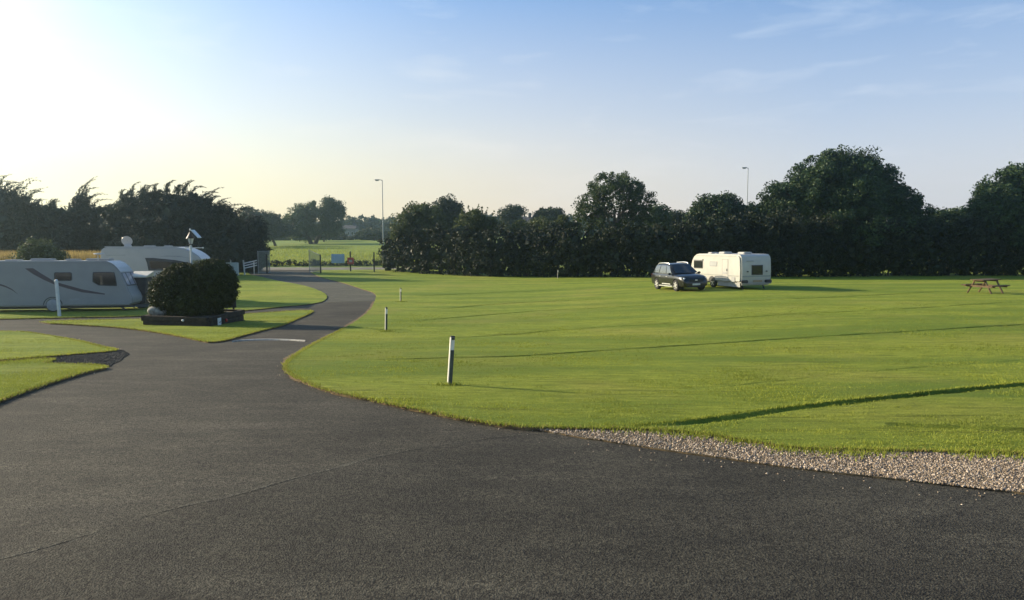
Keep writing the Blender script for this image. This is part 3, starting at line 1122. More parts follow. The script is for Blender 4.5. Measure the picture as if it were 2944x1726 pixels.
tree('broadleaf_tree', [(2065, 612, 74, 50), (2010, 640, 42, 40), (2120, 620, 42, 40), (2050, 590, 44, 30), (2085, 592, 40, 30), (2070, 660, 90, 50)], 79,
     'mid sized dark tree rising behind the white caravan', 'oak', group='trees along the hedge', n_clump=280, n_leaf=40, r_clump=.62, size=.2, fill=2200, trunk_r=.26)
tree('low_tree', [(2170, 622, 44, 34), (2200, 630, 40, 36)], 82, 'low treetop joining the middle tree and the biggest tree', 'oak', group='trees along the hedge',
     n_clump=120, r_clump=.55, size=.19, fill=700, trunk_r=.18)
tree('broadleaf_tree', [(2400, 560, 150, 110), (2290, 590, 90, 80), (2500, 560, 100, 90), (2440, 490, 84, 56), (2360, 510, 84, 60), (2250, 570, 56, 56), (2570, 590, 70, 60), (2540, 520, 40, 34),
                        (2620, 610, 50, 44), (2490, 470, 42, 34), (2400, 465, 52, 32), (2230, 625, 44, 40), (2420, 660, 200, 80), (2650, 640, 36, 32)], 76,
     'biggest dark tree with a wide domed crown right of the caravan', 'oak', group='trees along the hedge', n_clump=1050, n_leaf=42, r_clump=.68, size=.21, fill=9000, fsize=.3, trunk_r=.5, limbs=14)
tree('low_tree', [(2710, 636, 60, 34), (2760, 640, 50, 36)], 80, 'low hedge tree in the dip before the right edge', 'oak', group='trees along the hedge',
     n_clump=150, r_clump=.55, size=.19, fill=900, trunk_r=.16)
tree('broadleaf_tree', [(2920, 560, 96, 80), (2850, 600, 66, 60), (2960, 510, 66, 46), (2815, 640, 50, 46), (2890, 640, 110, 80), (3020, 580, 90, 100), (2840, 560, 34, 30)], 74,
     'dark tree cut off by the right edge of the view', 'oak', group='trees along the hedge', n_clump=560, n_leaf=42, r_clump=.66, size=.21, fill=4500, fsize=.3, trunk_r=.4)


# wind-swept cypresses on the left
def plume_geo(starts, wind=1.0):
    """tapered curving fronds: starts = [(p0, dir, length)]; returns leaf quads"""
    C, D, S = [], [], []
    for p0, dr, ln in starts:
        p = np.array(p0, float)
        v = np.array(dr, float)
        v /= np.linalg.norm(v)
        n = 11
        kk_ = rng.uniform(.75, 1.5)
        for i in range(n):
            t = i / (n - 1)
            m = int(26 * (1 - t) + 8)
            C.append(p + rng.normal(size=(m, 3)) * (.17 * (1 - t) ** 1.1 + .02) + v * rng.uniform(-.12, .12, (m, 1)))
            D.append(np.repeat(v[None], m, 0))
            S.append(np.full(m, .11 * (1 - t) + .09))
            v = v + (np.array([.15 * wind, -.02, -.075]) * kk_ + rng.normal(size=3) * .05) * (.4 + 1.6 * t)
            v /= np.linalg.norm(v)
            p = p + v * ln / n
    return leaf_quads(np.concatenate(C), np.concatenate(S), aspect=.24, dirs=np.concatenate(D))


def cypress(spec, d, label, plumes, n_auto, n_clump, fill, seed):
    lobes = px_lobes(spec, d)
    cx = sum(l[0].x * l[1][0] for l in lobes) / sum(l[1][0] for l in lobes)
    cy = sum(l[0].y for l in lobes) / len(lobes)
    base = Vector((cx, cy, float(G(cx, cy))))
    root = empty('cypress_tree', base, label, 'tree', group='wind swept cypresses on the left')
    V = [leaf_quads(crown_points(lobes, n_clump, 56, .6, .72, .02), .14, aspect=.35), leaf_quads(fill_points(lobes, fill, .86, .05), .45, aspect=.8)]
    st = []
    wob = np.random.default_rng(seed + 50)
    for a, b2, c, e in plumes:
        p0, p1 = at(a, b2, d), at(c, e, d)
        v = (p1 - p0)
        ln = v.length
        v.normalize()
        v = v + Vector((-.45, 0, .5))
        st.append((p0, v, ln * 1.1))
    rs = np.random.default_rng(seed)
    for _ in range(n_auto):
        c, r = lobes[rs.integers(len(lobes))]
        dd = rs.normal(size=3)
        dd[2] = abs(dd[2]) * .9 + .25
        dd /= np.linalg.norm(dd)
        p0 = np.array(c) + dd * np.array(r) * .85
        st.append((p0, dd * np.array([.9, .9, .8]) + np.array([.12, 0, .35]), rs.uniform(1.0, 2.3)))
    V.append(plume_geo(st))
    quads_obj('crown', np.concatenate(V) - np.array(base), LEAF['cypress'], root)
    mb = MB()
    for l in lobes[:4]:
        e = l[0] - base
        gx = float(G(l[0].x, l[0].y)) - base.z
        mb.tube([(e.x * .9, e.y, gx - .2), (e.x, e.y, (e.z + gx) / 2), e], [.3, .22, .1], 8)
    mb.build('trunk', M['bark'], root, smooth=True)
    return root


cypress([(500, 650, 120, 70), (420, 668, 100, 66), (585, 668, 84, 58), (500, 600, 84, 40), (590, 622, 50, 34), (345, 640, 56, 50), (380, 612, 50, 46), (440, 590, 54, 40), (560, 596, 50, 36), (640, 640, 46, 40), (500, 715, 170, 66), (380, 710, 90, 70), (640, 700, 66, 74), (450, 622, 50, 32)], 77,
        'widest cypress with feathery plumes above the motorhome',
        [(365, 600, 352, 526), (385, 575, 368, 512), (420, 575, 432, 512), (452, 560, 440, 520), (480, 555, 492, 506), (510, 555, 522, 520), (528, 555, 556, 503), (548, 570, 580, 514), (575, 585, 618, 532),
         (592, 600, 652, 540), (610, 620, 668, 560), (630, 635, 708, 574), (640, 640, 690, 592), (350, 610, 330, 560), (330, 625, 310, 590), (600, 590, 640, 560)], 60, 900, 11000, 1)
cypress([(232, 652, 62, 46), (190, 666, 60, 42), (285, 676, 56, 40), (235, 612, 26, 34), (320, 690, 60, 40), (300, 636, 50, 44), (170, 640, 50, 44), (230, 720, 110, 60)], 82,
        'narrow cypress with a single plumed top left of the motorhome',
        [(238, 585, 250, 500), (228, 585, 240, 520), (245, 590, 272, 496), (220, 600, 205, 545), (225, 610, 196, 560), (250, 605, 300, 533), (258, 615, 305, 545), (240, 590, 262, 515), (212, 612, 192, 585)], 26, 330, 4000, 2)
cypress([(20, 634, 90, 60), (-80, 630, 100, 76), (80, 652, 70, 46), (0, 582, 52, 40), (70, 625, 44, 34), (30, 710, 130, 66), (-120, 700, 140, 80), (120, 650, 60, 50), (150, 700, 70, 60), (140, 628, 40, 40)], 78,
        'cypress at the left edge with plumes bent to the right',
        [(-5, 555, 20, 487), (10, 560, 45, 490), (-20, 560, -5, 490), (40, 585, 110, 492), (55, 590, 118, 506), (60, 600, 112, 520), (75, 610, 138, 526), (70, 605, 120, 540), (30, 575, 72, 512), (85, 620, 130, 548)], 50, 620, 6500, 3)
cypress([(690, 690, 50, 60), (725, 690, 36, 64), (735, 735, 34, 50), (690, 750, 60, 46), (745, 665, 20, 30), (650, 745, 50, 44)], 85,
        'lower evergreen beside the left gate post', [(700, 640, 712, 600), (720, 640, 745, 612), (738, 650, 768, 668), (745, 690, 775, 700)], 16, 300, 3200, 4)

# golden grass bank behind the vehicles and the green bush on it
bx = np.linspace(-62, -26, 40)
by = np.linspace(56, 72, 14)
BX, BY = np.meshgrid(bx, by)
BH = 1.75 * sst((BY - 56) / 4) * sst((72 - BY) / 5) * sst((-26.5 - BX) / 5) * sst((BX + 62) / 4)
BZ = G(BX, BY) + .02 + BH
idx = np.arange(BX.size).reshape(BX.shape)
bank = np_mesh('bank', np.stack([BX, BY, BZ], -1).reshape(-1, 3), np.stack([idx[:-1, :-1], idx[:-1, 1:], idx[1:, 1:], idx[1:, :-1]], -1).reshape(-1, 4), M['field'])
tag(bank, 'low grass bank behind the caravans', 'bank', kind='structure')
Pb = np.stack([rng.uniform(-60, -27, 30000), rng.uniform(58, 69, 30000)], -1)
bh = 1.75 * sst((Pb[:, 1] - 56) / 4) * sst((72 - Pb[:, 1]) / 5) * sst((-26.5 - Pb[:, 0]) / 5) * sst((Pb[:, 0] + 62) / 4)
blades('tall_grass', Pb, .7, 1.25, .035, M['drygrass'], 'golden dry tall grass on the bank behind the caravans', off=bh, lean=.35)
tree('garden_shrub', [(112, 728, 46, 32), (80, 735, 36, 26), (145, 740, 34, 24), (105, 708, 26, 18)], 57, 'rounded green shrub in the golden grass behind the left caravan', 'shrub', cat='shrub',
     n_clump=130, n_leaf=34, r_clump=.45, size=.14, fill=700, fsize=.3, trunk_r=.08, floor=.1)

# far side of the field
tree('field_tree', [(735, 640, 40, 36), (716, 625, 30, 28), (752, 630, 26, 24), (740, 668, 50, 24)], 165, 'hazy rounded tree nearest the cypresses across the field', 'far', group='trees across the field',
     n_clump=110, n_leaf=30, r_clump=1.1, size=.38, fill=700, fsize=.8, trunk_r=.35)
tree('field_tree', [(786, 640, 24, 26), (770, 660, 40, 22), (815, 665, 40, 18)], 175, 'small hazy tree in the gap across the field', 'far', group='trees across the field',
     n_clump=80, n_leaf=30, r_clump=1.0, size=.38, fill=450, fsize=.8, trunk_r=.3)
tree('field_tree', [(865, 632, 44, 44), (842, 650, 34, 36), (890, 612, 34, 28), (865, 665, 56, 26), (900, 585, 10, 10)], 195, 'left half of the tall tree pair across the field', 'ash', group='trees across the field',
     n_clump=190, n_leaf=30, r_clump=1.0, size=.34, fill=500, fsize=.9, trunk_r=.5, base_px=895)
tree('field_tree', [(955, 606, 38, 32), (935, 622, 28, 26), (978, 612, 18, 22), (948, 585, 24, 16), (950, 655, 40, 24)], 198, 'right half of the tall tree pair across the field', 'ash', group='trees across the field',
     n_clump=170, n_leaf=30, r_clump=1.0, size=.34, fill=350, fsize=.9, trunk_r=.5, base_px=905)
for px, py, rx, ry, d, lab in ((930, 668, 34, 16, 215, 'low bush at the foot of the tall tree pair'), (1075, 670, 44, 12, 225, 'low bush across the field by the lamp column')):
    tree('field_bush', [(px, py, rx, ry), (px - 20, py + 4, rx * .7, ry * .8), (px + 22, py + 3, rx * .7, ry * .8)], d, lab, 'far', cat='bush', n_clump=70, n_leaf=26, r_clump=1.0, size=.4, fill=400, fsize=.8, trunk_r=.2, limbs=3)
fw = []
for px in np.arange(560, 2000, 22):
    d = 330 + random.uniform(-15, 25)
    top = float(np.interp(px, [560, 980, 1010, 1060, 1100, 1140, 1400, 2000], [625, 640, 620, 628, 624, 632, 622, 626])) + random.uniform(-4, 4)
    z = at(px, top, d)
    zb = float(G(z.x, d))
    fw.append((Vector((z.x, d, (z.z + zb) / 2)), (3.6, 4.5, (z.z - zb) / 2)))
V = leaf_quads(crown_points(fw, 1100, 22, 1.7, .8, .1), .8)
V = np.concatenate([V, leaf_quads(fill_points(fw, 3000, .85, .1), 1.6, aspect=.8)])
fwo = quads_obj('far_wood', V, LEAF['far'], None)
tag(fwo, 'dark far wood closing the field along the horizon', 'wood', kind='stuff')
fh = []
for px in np.arange(600, 1250, 14):
    d = 232
    z = at(px, 676 + random.uniform(-3, 3), d)
    zb = float(G(z.x, d))
    fh.append((Vector((z.x, d, zb + .55)), (1.4, 1.2, max(.7, (z.z - zb) * .6))))
fhr = empty('field_hedge', (-40, 232, float(G(-40, 232))), 'low dark hedge along the far edge of the field', 'hedge')
quads_obj('foliage', leaf_quads(crown_points(fh, 420, 24, .7, .7, .02), .35) - np.array(fhr.location), LEAF['far'], fhr)

# distant houses
def house(px0, px1, eave_y, ridge_y, d, label):
    a, b2 = at(px0, eave_y, d), at(px1, eave_y, d)
    w = b2.x - a.x
    zb = float(G((a.x + b2.x) / 2, d))
    r = empty('house', ((a.x + b2.x) / 2, d + 3, zb), label, 'house')
    h = a.z - zb
    rh = at(px0, ridge_y, d).z - a.z
    MB().box((0, 0, h / 2 - .2), (w, 6, h + .4)).build('wall', M['render'], r)
    mb = MB()
    mb.add([(-w / 2 - .3, -3.3, h), (w / 2 + .3, -3.3, h), (w / 2 + .3, 3.3, h), (-w / 2 - .3, 3.3, h), (-w / 2 - .3, 0, h + rh), (w / 2 + .3, 0, h + rh)], [(0, 1, 5, 4), (2, 3, 4, 5), (0, 4, 3), (1, 2, 5), (3, 2, 1, 0)])
    rf = mb.build('roof', M['rooftile'], r)
    MB().box((w * .3, 0, h + rh + .3), (.7, .7, 1.4)).build('chimney', M['rooftile'], rf)
    for k in (-.3, 0, .3):
        wn = MB().box((w * k, -3.02, h * .55), (w * .16, .08, 1.1)).build('window', M['whitewood'], r)
        MB().box((w * k, -3.07, h * .55), (w * .13, .04, .9)).build('pane', M['glass'], wn)
    return r


house(983, 1020, 658, 648, 245, 'pale house half hidden right of the tall tree pair')
house(1500, 1530, 640, 624, 175, 'pink roofed house glimpsed above the long hedge')


# ------------------------------------------------------------------ lamp columns, posts
def lamp_column(px, y_top, y_bot, d, arm, label):
    t = at(px, y_top, d)
    zb = float(G(t.x, d))
    r = empty('street_lamp', (t.x, d, zb), label, 'street lamp', group='tall lamp columns behind the trees')
    H = t.z - zb
    MB().tube([(0, 0, -.2), (0, 0, 1.6), (0, 0, 1.65), (0, 0, H)], [.13, .13, .085, .055], 10).build('column', M['lampsteel'], r, smooth=True)
    mb = MB()
    mb.tube([(0, 0, H - .02), (-.2, 0, H + .06), (-arm, 0, H + .1)], [.05, .045, .04], 8)
    mb.build('arm', M['lampsteel'], r, smooth=True)
    mb = MB()
    mb.box((-arm - .3, 0, H + .08), (.75, .28, .14))
    mb.add([(-arm - .62, -.12, H + .01), (-arm, -.12, H + .01), (-arm, .12, H + .01), (-arm - .62, .12, H + .01), (-arm - .5, -.08, H - .1), (-arm - .15, -.08, H - .1), (-arm - .15, .08, H - .1), (-arm - .5, .08, H - .1)],
           [(0, 1, 5, 4), (1, 2, 6, 5), (2, 3, 7, 6), (3, 0, 4, 7), (4, 5, 6, 7)])
    mb.build('lamp_head', M['plastic_grey'], r, bevel=.03)
    return r


lamp_column(1099, 519, 665, 118, .5, 'slender lamp column standing beyond the field gate')
lamp_column(2151, 484, 600, 118, .3, 'slender lamp column rising behind the trees over the caravan')


def marker_post(px_base, py_base, py_top, lean, rotz, label):
    g = gp(px_base, py_base, LAWN)
    h = (py_base - py_top) / F * g.y * 1.0
    r = empty('marker_post', g, label, 'marker post', group='white topped marker posts on the lawn')
    r.rotation_euler = (0, lean, rotz)
    w = .076
    o = MB().box((0, 0, h / 2 - .1), (w, w * .8, h + .2)).build('post', M['postwhite'], r, bevel=.008)
    MB().box((.006, -w * .4 - .002, h * .365), (w - .012, .008, h * .73)).build('dark_front', M['postdark'], r)
    MB().box((.004, 0, h + .004), (w * .9, w * .72, .03)).build('cap', M['postlid'], r)
    MB().box((.006, -w * .4 - .002, h * .965), (w - .02, .008, h * .045)).build('top_strip', M['postlid'], r)
    # tuft of longer grass at the foot
    return r


for a in ((1292, 1107, 966, R(4.2), R(22), 'nearest marker post leaning on the lawn by the foreground asphalt'),
          (1110, 952, 884, R(1.5), R(24), 'middle marker post at the lawn edge by the shadow across the drive'),
          (1152, 867, 829, R(.5), R(24), 'farthest marker post near the bend of the drive'),
          (1604, 801, 776, R(0), R(6), 'tiny marker post in front of the long dark hedge')):
    marker_post(*a)
Pt = []
for px, py in ((1292, 1108), (1110, 953), (1152, 868)):
    g = gp(px, py, LAWN)
    q = rng.normal(size=(170, 2)) * np.array([.16, .07]) + np.array([g.x, g.y])
    Pt.append(q)
Pt = np.concatenate(Pt)
blades('foot_grass', Pt, .03, .09, .006 + .0003 * Pt[:, 1], M['blade'], 'longer grass left around the feet of the marker posts', lean=.9)

# white hook-up post by the left caravan
g = gp(171, 909, LAWN)
r = empty('hookup_post', g, 'white post with a rounded cap in front of the left caravan', 'post')
hh = 101 / F * g.y
r.rotation_euler = (0, R(-2), 0)
MB().box((0, 0, hh / 2 - .1), (.115, .115, hh + .2)).build('post', M['whitewood'], r, bevel=.012)
MB().sphere((0, 0, hh), (.075, .075, .09)).build('cap', M['whitewood'], r, smooth=True)


# ------------------------------------------------------------------ vehicle placing helpers
def frame_on_ground(ox, oy, rotz, pts, off=LAWN):
    """matrix with local XY plane fitted to the terrain under contact points (local)"""
    c, s = math.cos(rotz), math.sin(rotz)
    A, B = [], []
    for lx, ly in pts:
        x, y = ox + c * lx - s * ly, oy + s * lx + c * ly
        A.append((lx, ly, 1))
        B.append(float(G(x, y)) + off)
    sol = np.linalg.lstsq(np.array(A), np.array(B), rcond=None)[0]
    fx = Vector((c, s, sol[0])).normalized()
    fy = Vector((-s, c, sol[1])).normalized()
    fz = fx.cross(fy).normalized()
    fy = fz.cross(fx)
    m = Matrix((fx, fy, fz)).transposed().to_4x4()
    m.translation = Vector((ox, oy, sol[2]))
    return m


def plane_local(m, px, py, yl):
    """photo pixel -> (x,z) on the plane local y = yl"""
    mi = m.inverted()
    o = mi @ Vector((0, 0, CAM_H))
    d = mi.to_3x3() @ ray(px, py)
    t = (yl - o.y) / d.y
    p = o + d * t
    return p.x, p.z


def wheel(parent, c, r, w, out, rim_mat, spokes=5, name='wheel'):
    wr = MB()
    c = Vector(c)
    prof = [(r * .62, -w / 2), (r * .93, -w / 2), (r, -w * .32), (r, w * .32), (r * .93, w / 2), (r * .62, w / 2)]
    wr.lathe(prof, 28, c, 'y')
    o = wr.build(name, M['rubber'], parent, smooth=True)
    mb = MB()
    yo = out * w * .42
    mb.lathe([(r * .66, -.01), (r * .66, .012), (r * .58, .012), (r * .55, -.01)], 24, c + Vector((0, yo, 0)), 'y')
    for k in range(spokes):
        a = 2 * math.pi * k / spokes + .3
        d = Vector((math.cos(a), 0, math.sin(a)))
        for s in (-.12, .12):
            d2 = Vector((math.cos(a + s), 0, math.sin(a + s)))
            mb.bar(c + Vector((0, yo + out * .012, 0)) + d * r * .08, c + Vector((0, yo + out * .008, 0)) + d2 * r * .62, r * .12, .025, up=(0, 1, 0))
    mb.lathe([(r * .16, -.01), (r * .16, .025), (r * .1, .03)] if out > 0 else [(r * .16, .01), (r * .16, -.025), (r * .1, -.03)], 14, c + Vector((0, yo, 0)), 'y')
    mb.build('rim', rim_mat, o)
    return o


def roof_hatch(parent, x, y, z, lx, ly, h, mat):
    MB().box((x, y, z + h / 2), (lx, ly, h)).build('roof_hatch', mat, parent, bevel=min(h * .4, .04))


def window(parent, poly, y, out, mat=None, frame=None, inset=.035):
    cx = sum(p[0] for p in poly) / len(poly)
    cz = sum(p[1] for p in poly) / len(poly)
    f = side_panel('window', poly, y, out, .012, frame or M['trim_dark'], parent)
    sx = max(p[0] for p in poly) - min(p[0] for p in poly)
    sz = max(p[1] for p in poly) - min(p[1] for p in poly)
    pp = [(cx + (x - cx) * (1 - 2 * inset / sx), cz + (z - cz) * (1 - 2 * inset / sz)) for x, z in poly]
    side_panel('pane', pp, y + out * .012, out, .006, mat or M['glass'], f)
    return f


# ------------------------------------------------------------------ left caravan (silver grey, decals)
rz = R(12)
gw = gp(153, 897, LAWN)
Wd = 2.25
mtmp = Matrix.Rotation(rz, 2)
off = mtmp @ Vector((0, -Wd / 2))
ox, oy = gw.x - off.x, gw.y - off.y
mL = frame_on_ground(ox, oy, rz, [(0, -1), (0, 1), (3.6, 0), (-3, 0)])
cl = empty('touring_caravan', None, 'long silver grey caravan with dark swoosh decals at the left edge', 'caravan', mat=mL)


def PL(px, py):
    return plane_local(mL, px, py, -Wd / 2)


z_roof = PL(200, 751)[1]
prof_px = [(305, 751), (322, 758), (335, 769), (345, 782), (355, 802), (364, 821), (370, 836), (377, 848), (381, 860), (380, 871), (372, 878)]
prof = [PL(*p) for p in prof_px]
zb = PL(180, 881)[1]
xr = -3.7
prof = [(xr + .08, zb), (xr, zb + .3), (xr - .03, zb + 1.2), (xr + .02, z_roof - .28), (xr + .1, z_roof - .1), (xr + .3, z_roof)] + prof + [(PL(365, 880)[0], zb)]
body = link('body', prism(prof, -Wd / 2, Wd / 2, .05, 3), M['grey_body'], cl)
smooth_mesh(body, 28)
# roof skin: pale, slightly proud, follows the top curve
top_line = [(xr + .3, z_roof)] + [PL(*p) for p in prof_px[:4]]
mb = MB()
for sgn in (1,):
    pass
vs, fs = [], []
for (x, z) in top_line:
    vs += [(x, -Wd / 2 + .03, z + .012), (x, Wd / 2 - .03, z + .012), (x, -Wd / 2 + .03, z - .01), (x, Wd / 2 - .03, z - .01)]
for i in range(len(top_line) - 1):
    a, c = 4 * i, 4 * i + 4
    fs += [(a, a + 1, c + 1, c), (a + 2, c + 2, c + 3, a + 3), (a, c, c + 2, a + 2), (a + 1, a + 3, c + 3, c + 1)]
fs += [(0, 2, 3, 1), (len(vs) - 4, len(vs) - 3, len(vs) - 1, len(vs) - 2)]
mb.add(vs, fs)
mb.build('roof', M['white'], cl)
# front windows along the nose slope
p0, p1 = PL(346, 784), PL(365, 823)
dx, dz = p1[0] - p0[0], p1[1] - p0[1]
nrm = Vector((-dz, dx)).normalized()
if nrm.x < 0:
    nrm = -nrm
for (ya, yb) in ((-1.02, -.42), (-.38, .38), (.42, 1.02)):
    def quad(s0, s1, y0, y1, o):
        a = (p0[0] + dx * s0 + nrm.x * o, p0[1] + dz * s0 + nrm.y * o)
        c = (p0[0] + dx * s1 + nrm.x * o, p0[1] + dz * s1 + nrm.y * o)
        return [(a[0], y0, a[1]), (a[0], y1, a[1]), (c[0], y1, c[1]), (c[0], y0, c[1])]
    def slab(s0, s1, y0, y1, o0, o1):
        b0, b1 = quad(s0, s1, y0, y1, o0), quad(s0, s1, y0, y1, o1)
        return b0 + b1, [(0, 1, 2, 3), (4, 7, 6, 5), (0, 4, 5, 1), (1, 5, 6, 2), (2, 6, 7, 3), (3, 7, 4, 0)]
    fr = MB().add(*slab(.02, 1.0, ya, yb, -.02, .015)).build('front_window', M['trim_dark'], cl)
    MB().add(*slab(.07, .94, ya + .05, yb - .05, .014, .022)).build('pane', M['paleglass'], fr)
q0 = PL(180, 795)
for (x0, x1, y0, y1) in ((156, 207, 783, 808),):
    a, c = PL(x0, y1), PL(x1, y0)
    w, h = c[0] - a[0], c[1] - a[1]
    window(cl, [(a[0] + w / 2 + x, a[1] + h / 2 + z) for x, z in rrect(w, h, .09)], -Wd / 2, -1)
a = [PL(*p) for p in ((266, 820), (334, 824), (337, 820), (330, 785), (327, 782), (269, 782), (266, 785))]
window(cl, chaikin(a, 1, True), -Wd / 2, -1, inset=.04)
# swoosh decals
sw = [(425, 605), (560, 600), (700, 690), (850, 780), (930, 830), (1150, 890), (1400, 960), (1780, 1030), (1780, 1050), (1400, 1010), (1150, 945), (930, 878), (750, 800), (560, 700)]
sw = [PL(x / 5.907, 670 + y / 5.907) for x, y in sw]
side_panel('decal', sw, -Wd / 2, -1, .004, M['decal'], cl)
sw = [(-200, 800), (0, 866), (100, 900), (200, 950), (312, 1048), (200, 970), (100, 925), (0, 895), (-200, 830)]
side_panel('decal', [PL(x / 5.907, 670 + y / 5.907) for x, y in sw], -Wd / 2, -1, .004, M['decal'], cl)
sw = [(1180, 1120), (1350, 1110), (1350, 1140), (1180, 1150)]
side_panel('badge', [PL(x / 5.907, 670 + y / 5.907) for x, y in sw], -Wd / 2, -1, .004, M['plastic_grey'], cl)
sw = [(1000, 660), (1120, 622), (1300, 606), (1460, 612), (1460, 606), (1300, 598), (1120, 612)]
side_panel('decal', [PL(x / 5.907, 670 + y / 5.907) for x, y in sw], -Wd / 2, -1, .004, M['stripe'], cl)
# hatches, antenna
for x0, x1, h in ((-12, 29, .06), (63, 128, .11), (167, 204, .09), (227, 301, .11)):
    xa, xb = PL(x0, 748)[0], PL(x1, 748)[0]
    roof_hatch(cl, (xa + xb) / 2, .1, z_roof + .012, xb - xa, .7, h, M['white'])
    MB().box(((xa + xb) / 2, -.252, z_roof + .012 + h * .4), ((xb - xa) * .82, .012, h * .42)).build('hatch_vent', M['plastic_grey'], cl)
xa = PL(270, 748)[0]
mb = MB().tube([(xa, -.5, z_roof), (xa, -.5, z_roof + .33)], .025, 8)
mb.lathe([(.02, .31), (.24, .33), (.26, .36), (.22, .39), (.02, .4)], 18, (xa + .05, -.5, z_roof), 'z')
mb.build('antenna', M['white'], cl, smooth=True)
mb = MB()
xt = PL(300, 751)[0]
mb.bar((xr + .3, -Wd / 2 - .004, z_roof - .03), (xt, -Wd / 2 - .004, z_roof - .03), .02, .035)
mb.build('awning_rail', M['plastic_grey'], cl)
mb = MB()
mb.bar((xr + .1, -Wd / 2 - .004, zb + .09), (PL(130, 880)[0], -Wd / 2 - .004, zb + .09), .016, .02)
mb.bar((PL(176, 880)[0], -Wd / 2 - .004, zb + .09), (PL(360, 880)[0], -Wd / 2 - .004, zb + .09), .016, .02)
mb.build('skirt_rail', M['stripe'], cl)
# wheel with arch, chassis, skirt shadow gap
rw = .34
for s in (-1, 1):
    wo = MB().lathe([(rw * .6, -.1), (rw * .95, -.1), (rw, -.06), (rw, .06), (rw * .95, .1), (rw * .6, .1)], 26, (0, s * (Wd / 2 - .1), rw), 'y').build('wheel', M['rubber'], cl, smooth=True)
    MB().lathe([(rw * .86, s * .0), (rw * .86, s * .1), (rw * .5, s * .125), (.03, s * .13)], 26, (0, s * (Wd / 2 - .09), rw), 'y').build('wheel_cover', M['plastic_grey'], wo, smooth=True)
    arch = []
    for k in range(15):
        a = math.pi * k / 14
        arch.append((math.cos(a) * (rw + .10), rw + math.sin(a) * (rw + .07)))
    inner = [(x * .9, rw + (z - rw) * .9) for x, z in reversed(arch)]
    side_panel('wheel_arch', arch + inner, s * Wd / 2, s, .012, M['trim_dark'], cl)
mb = MB()
for s in (-.8, .8):
    mb.bar((-3.3, s, zb - .06), (3.2, s, zb - .06), .08, .14)
mb.bar((3.2, -.8, zb - .06), (4.6, 0, zb - .08), .07, .12)
mb.bar((3.2, .8, zb - .06), (4.6, 0, zb - .08), .07, .12)
mb.tube([(4.2, 0, .02), (4.2, 0, zb + .2)], .035, 8)
mb.bar((0, -.95, rw), (0, .95, rw), .07, .07)
for sx in (-3.2, 3.0):
    for s in (-.75, .75):
        mb.bar((sx, s, zb - .1), (sx + .25 * (1 if sx > 0 else -1), s, .02), .06, .06)
mb.build('chassis', M['trim_dark'], cl)
xa = PL(362, 865)[0]

# ------------------------------------------------------------------ motorhome behind
rz = R(8)
Wm = 2.25
dM = 43.0
nearp = at(430, 870, dM)
c0 = Vector((at(430, 700, dM).x, dM))
off = Matrix.Rotation(rz, 2) @ Vector((0, -Wm / 2))
ox, oy = c0.x - off.x, c0.y - off.y
mM = frame_on_ground(ox, oy, rz, [(-2, -1), (-2, 1), (2, 1), (2, -1)])
mh = empty('motorhome', None, 'white coachbuilt motorhome with rounded overcab pod behind the bush', 'motorhome', mat=mM)


def PM(px, py):
    return plane_local(mM, px, py, -Wm / 2)


zt = PM(400, 711)[1]
pm = [(288, 726), (291, 718), (298, 713), (310, 711), (400, 711), (500, 711), (528, 714), (548, 722), (563, 731), (574, 740), (578, 746), (575, 750), (560, 751), (545, 752)]
prof = [PM(*p) for p in pm]
xn = prof[-1][0]
prof += [(xn + .3, 1.55), (xn + .75, 1.15), (xn + 1.25, 1.0), (xn + 1.45, .8), (xn + 1.45, .4), (xn + 1.3, .32), (PM(288, 800)[0] + .1, .42), (PM(288, 800)[0], .6)]
bd = link('body', prism(prof, -Wm / 2, Wm / 2, .06, 3), M['white'], mh)
smooth_mesh(bd, 30)
cw = [(417, 742), (440, 742), (503, 748), (545, 756), (558, 768), (562, 779), (427, 778), (423, 758)]
wn = side_panel('cab_window', [PM(*p) for p in cw], -Wm / 2, -1, .01, M['trim_dark'], mh)
cw2 = [(430, 750), (500, 754), (540, 760), (552, 772), (432, 773)]
side_panel('pane', [PM(*p) for p in cw2], -Wm / 2 - .01, -1, .006, M['glass'], wn)
st = [(455, 738), (480, 735), (520, 737), (545, 742), (520, 740), (480, 738.5)]
side_panel('decal', [PM(*p) for p in st], -Wm / 2, -1, .004, M['plastic_grey'], mh)
st = [(305, 734), (360, 733), (360, 734.6), (305, 735.6)]
side_panel('decal', [PM(*p) for p in st], -Wm / 2, -1, .004, M['stripe'], mh)
a, c = PM(318, 775), PM(362, 750)
# roof edge moulding catching the light
mb = MB()
e0, e1 = PM(300, 712), PM(520, 713)
mb.bar((e0[0], -Wm / 2 + .08, zt + .015), (PM(515, 711)[0], -Wm / 2 + .08, zt + .015), .08, .05)
mb.bar((e0[0], Wm / 2 - .08, zt + .015), (PM(515, 711)[0], Wm / 2 - .08, zt + .015), .08, .05)
mb.build('roof_moulding', M['white'], mh)
for x0, x1 in ((395, 425), (455, 475)):
    xa, xb = PM(x0, 711)[0], PM(x1, 711)[0]
    roof_hatch(mh, (xa + xb) / 2, .1, zt, xb - xa, .6, .1, M['white'])
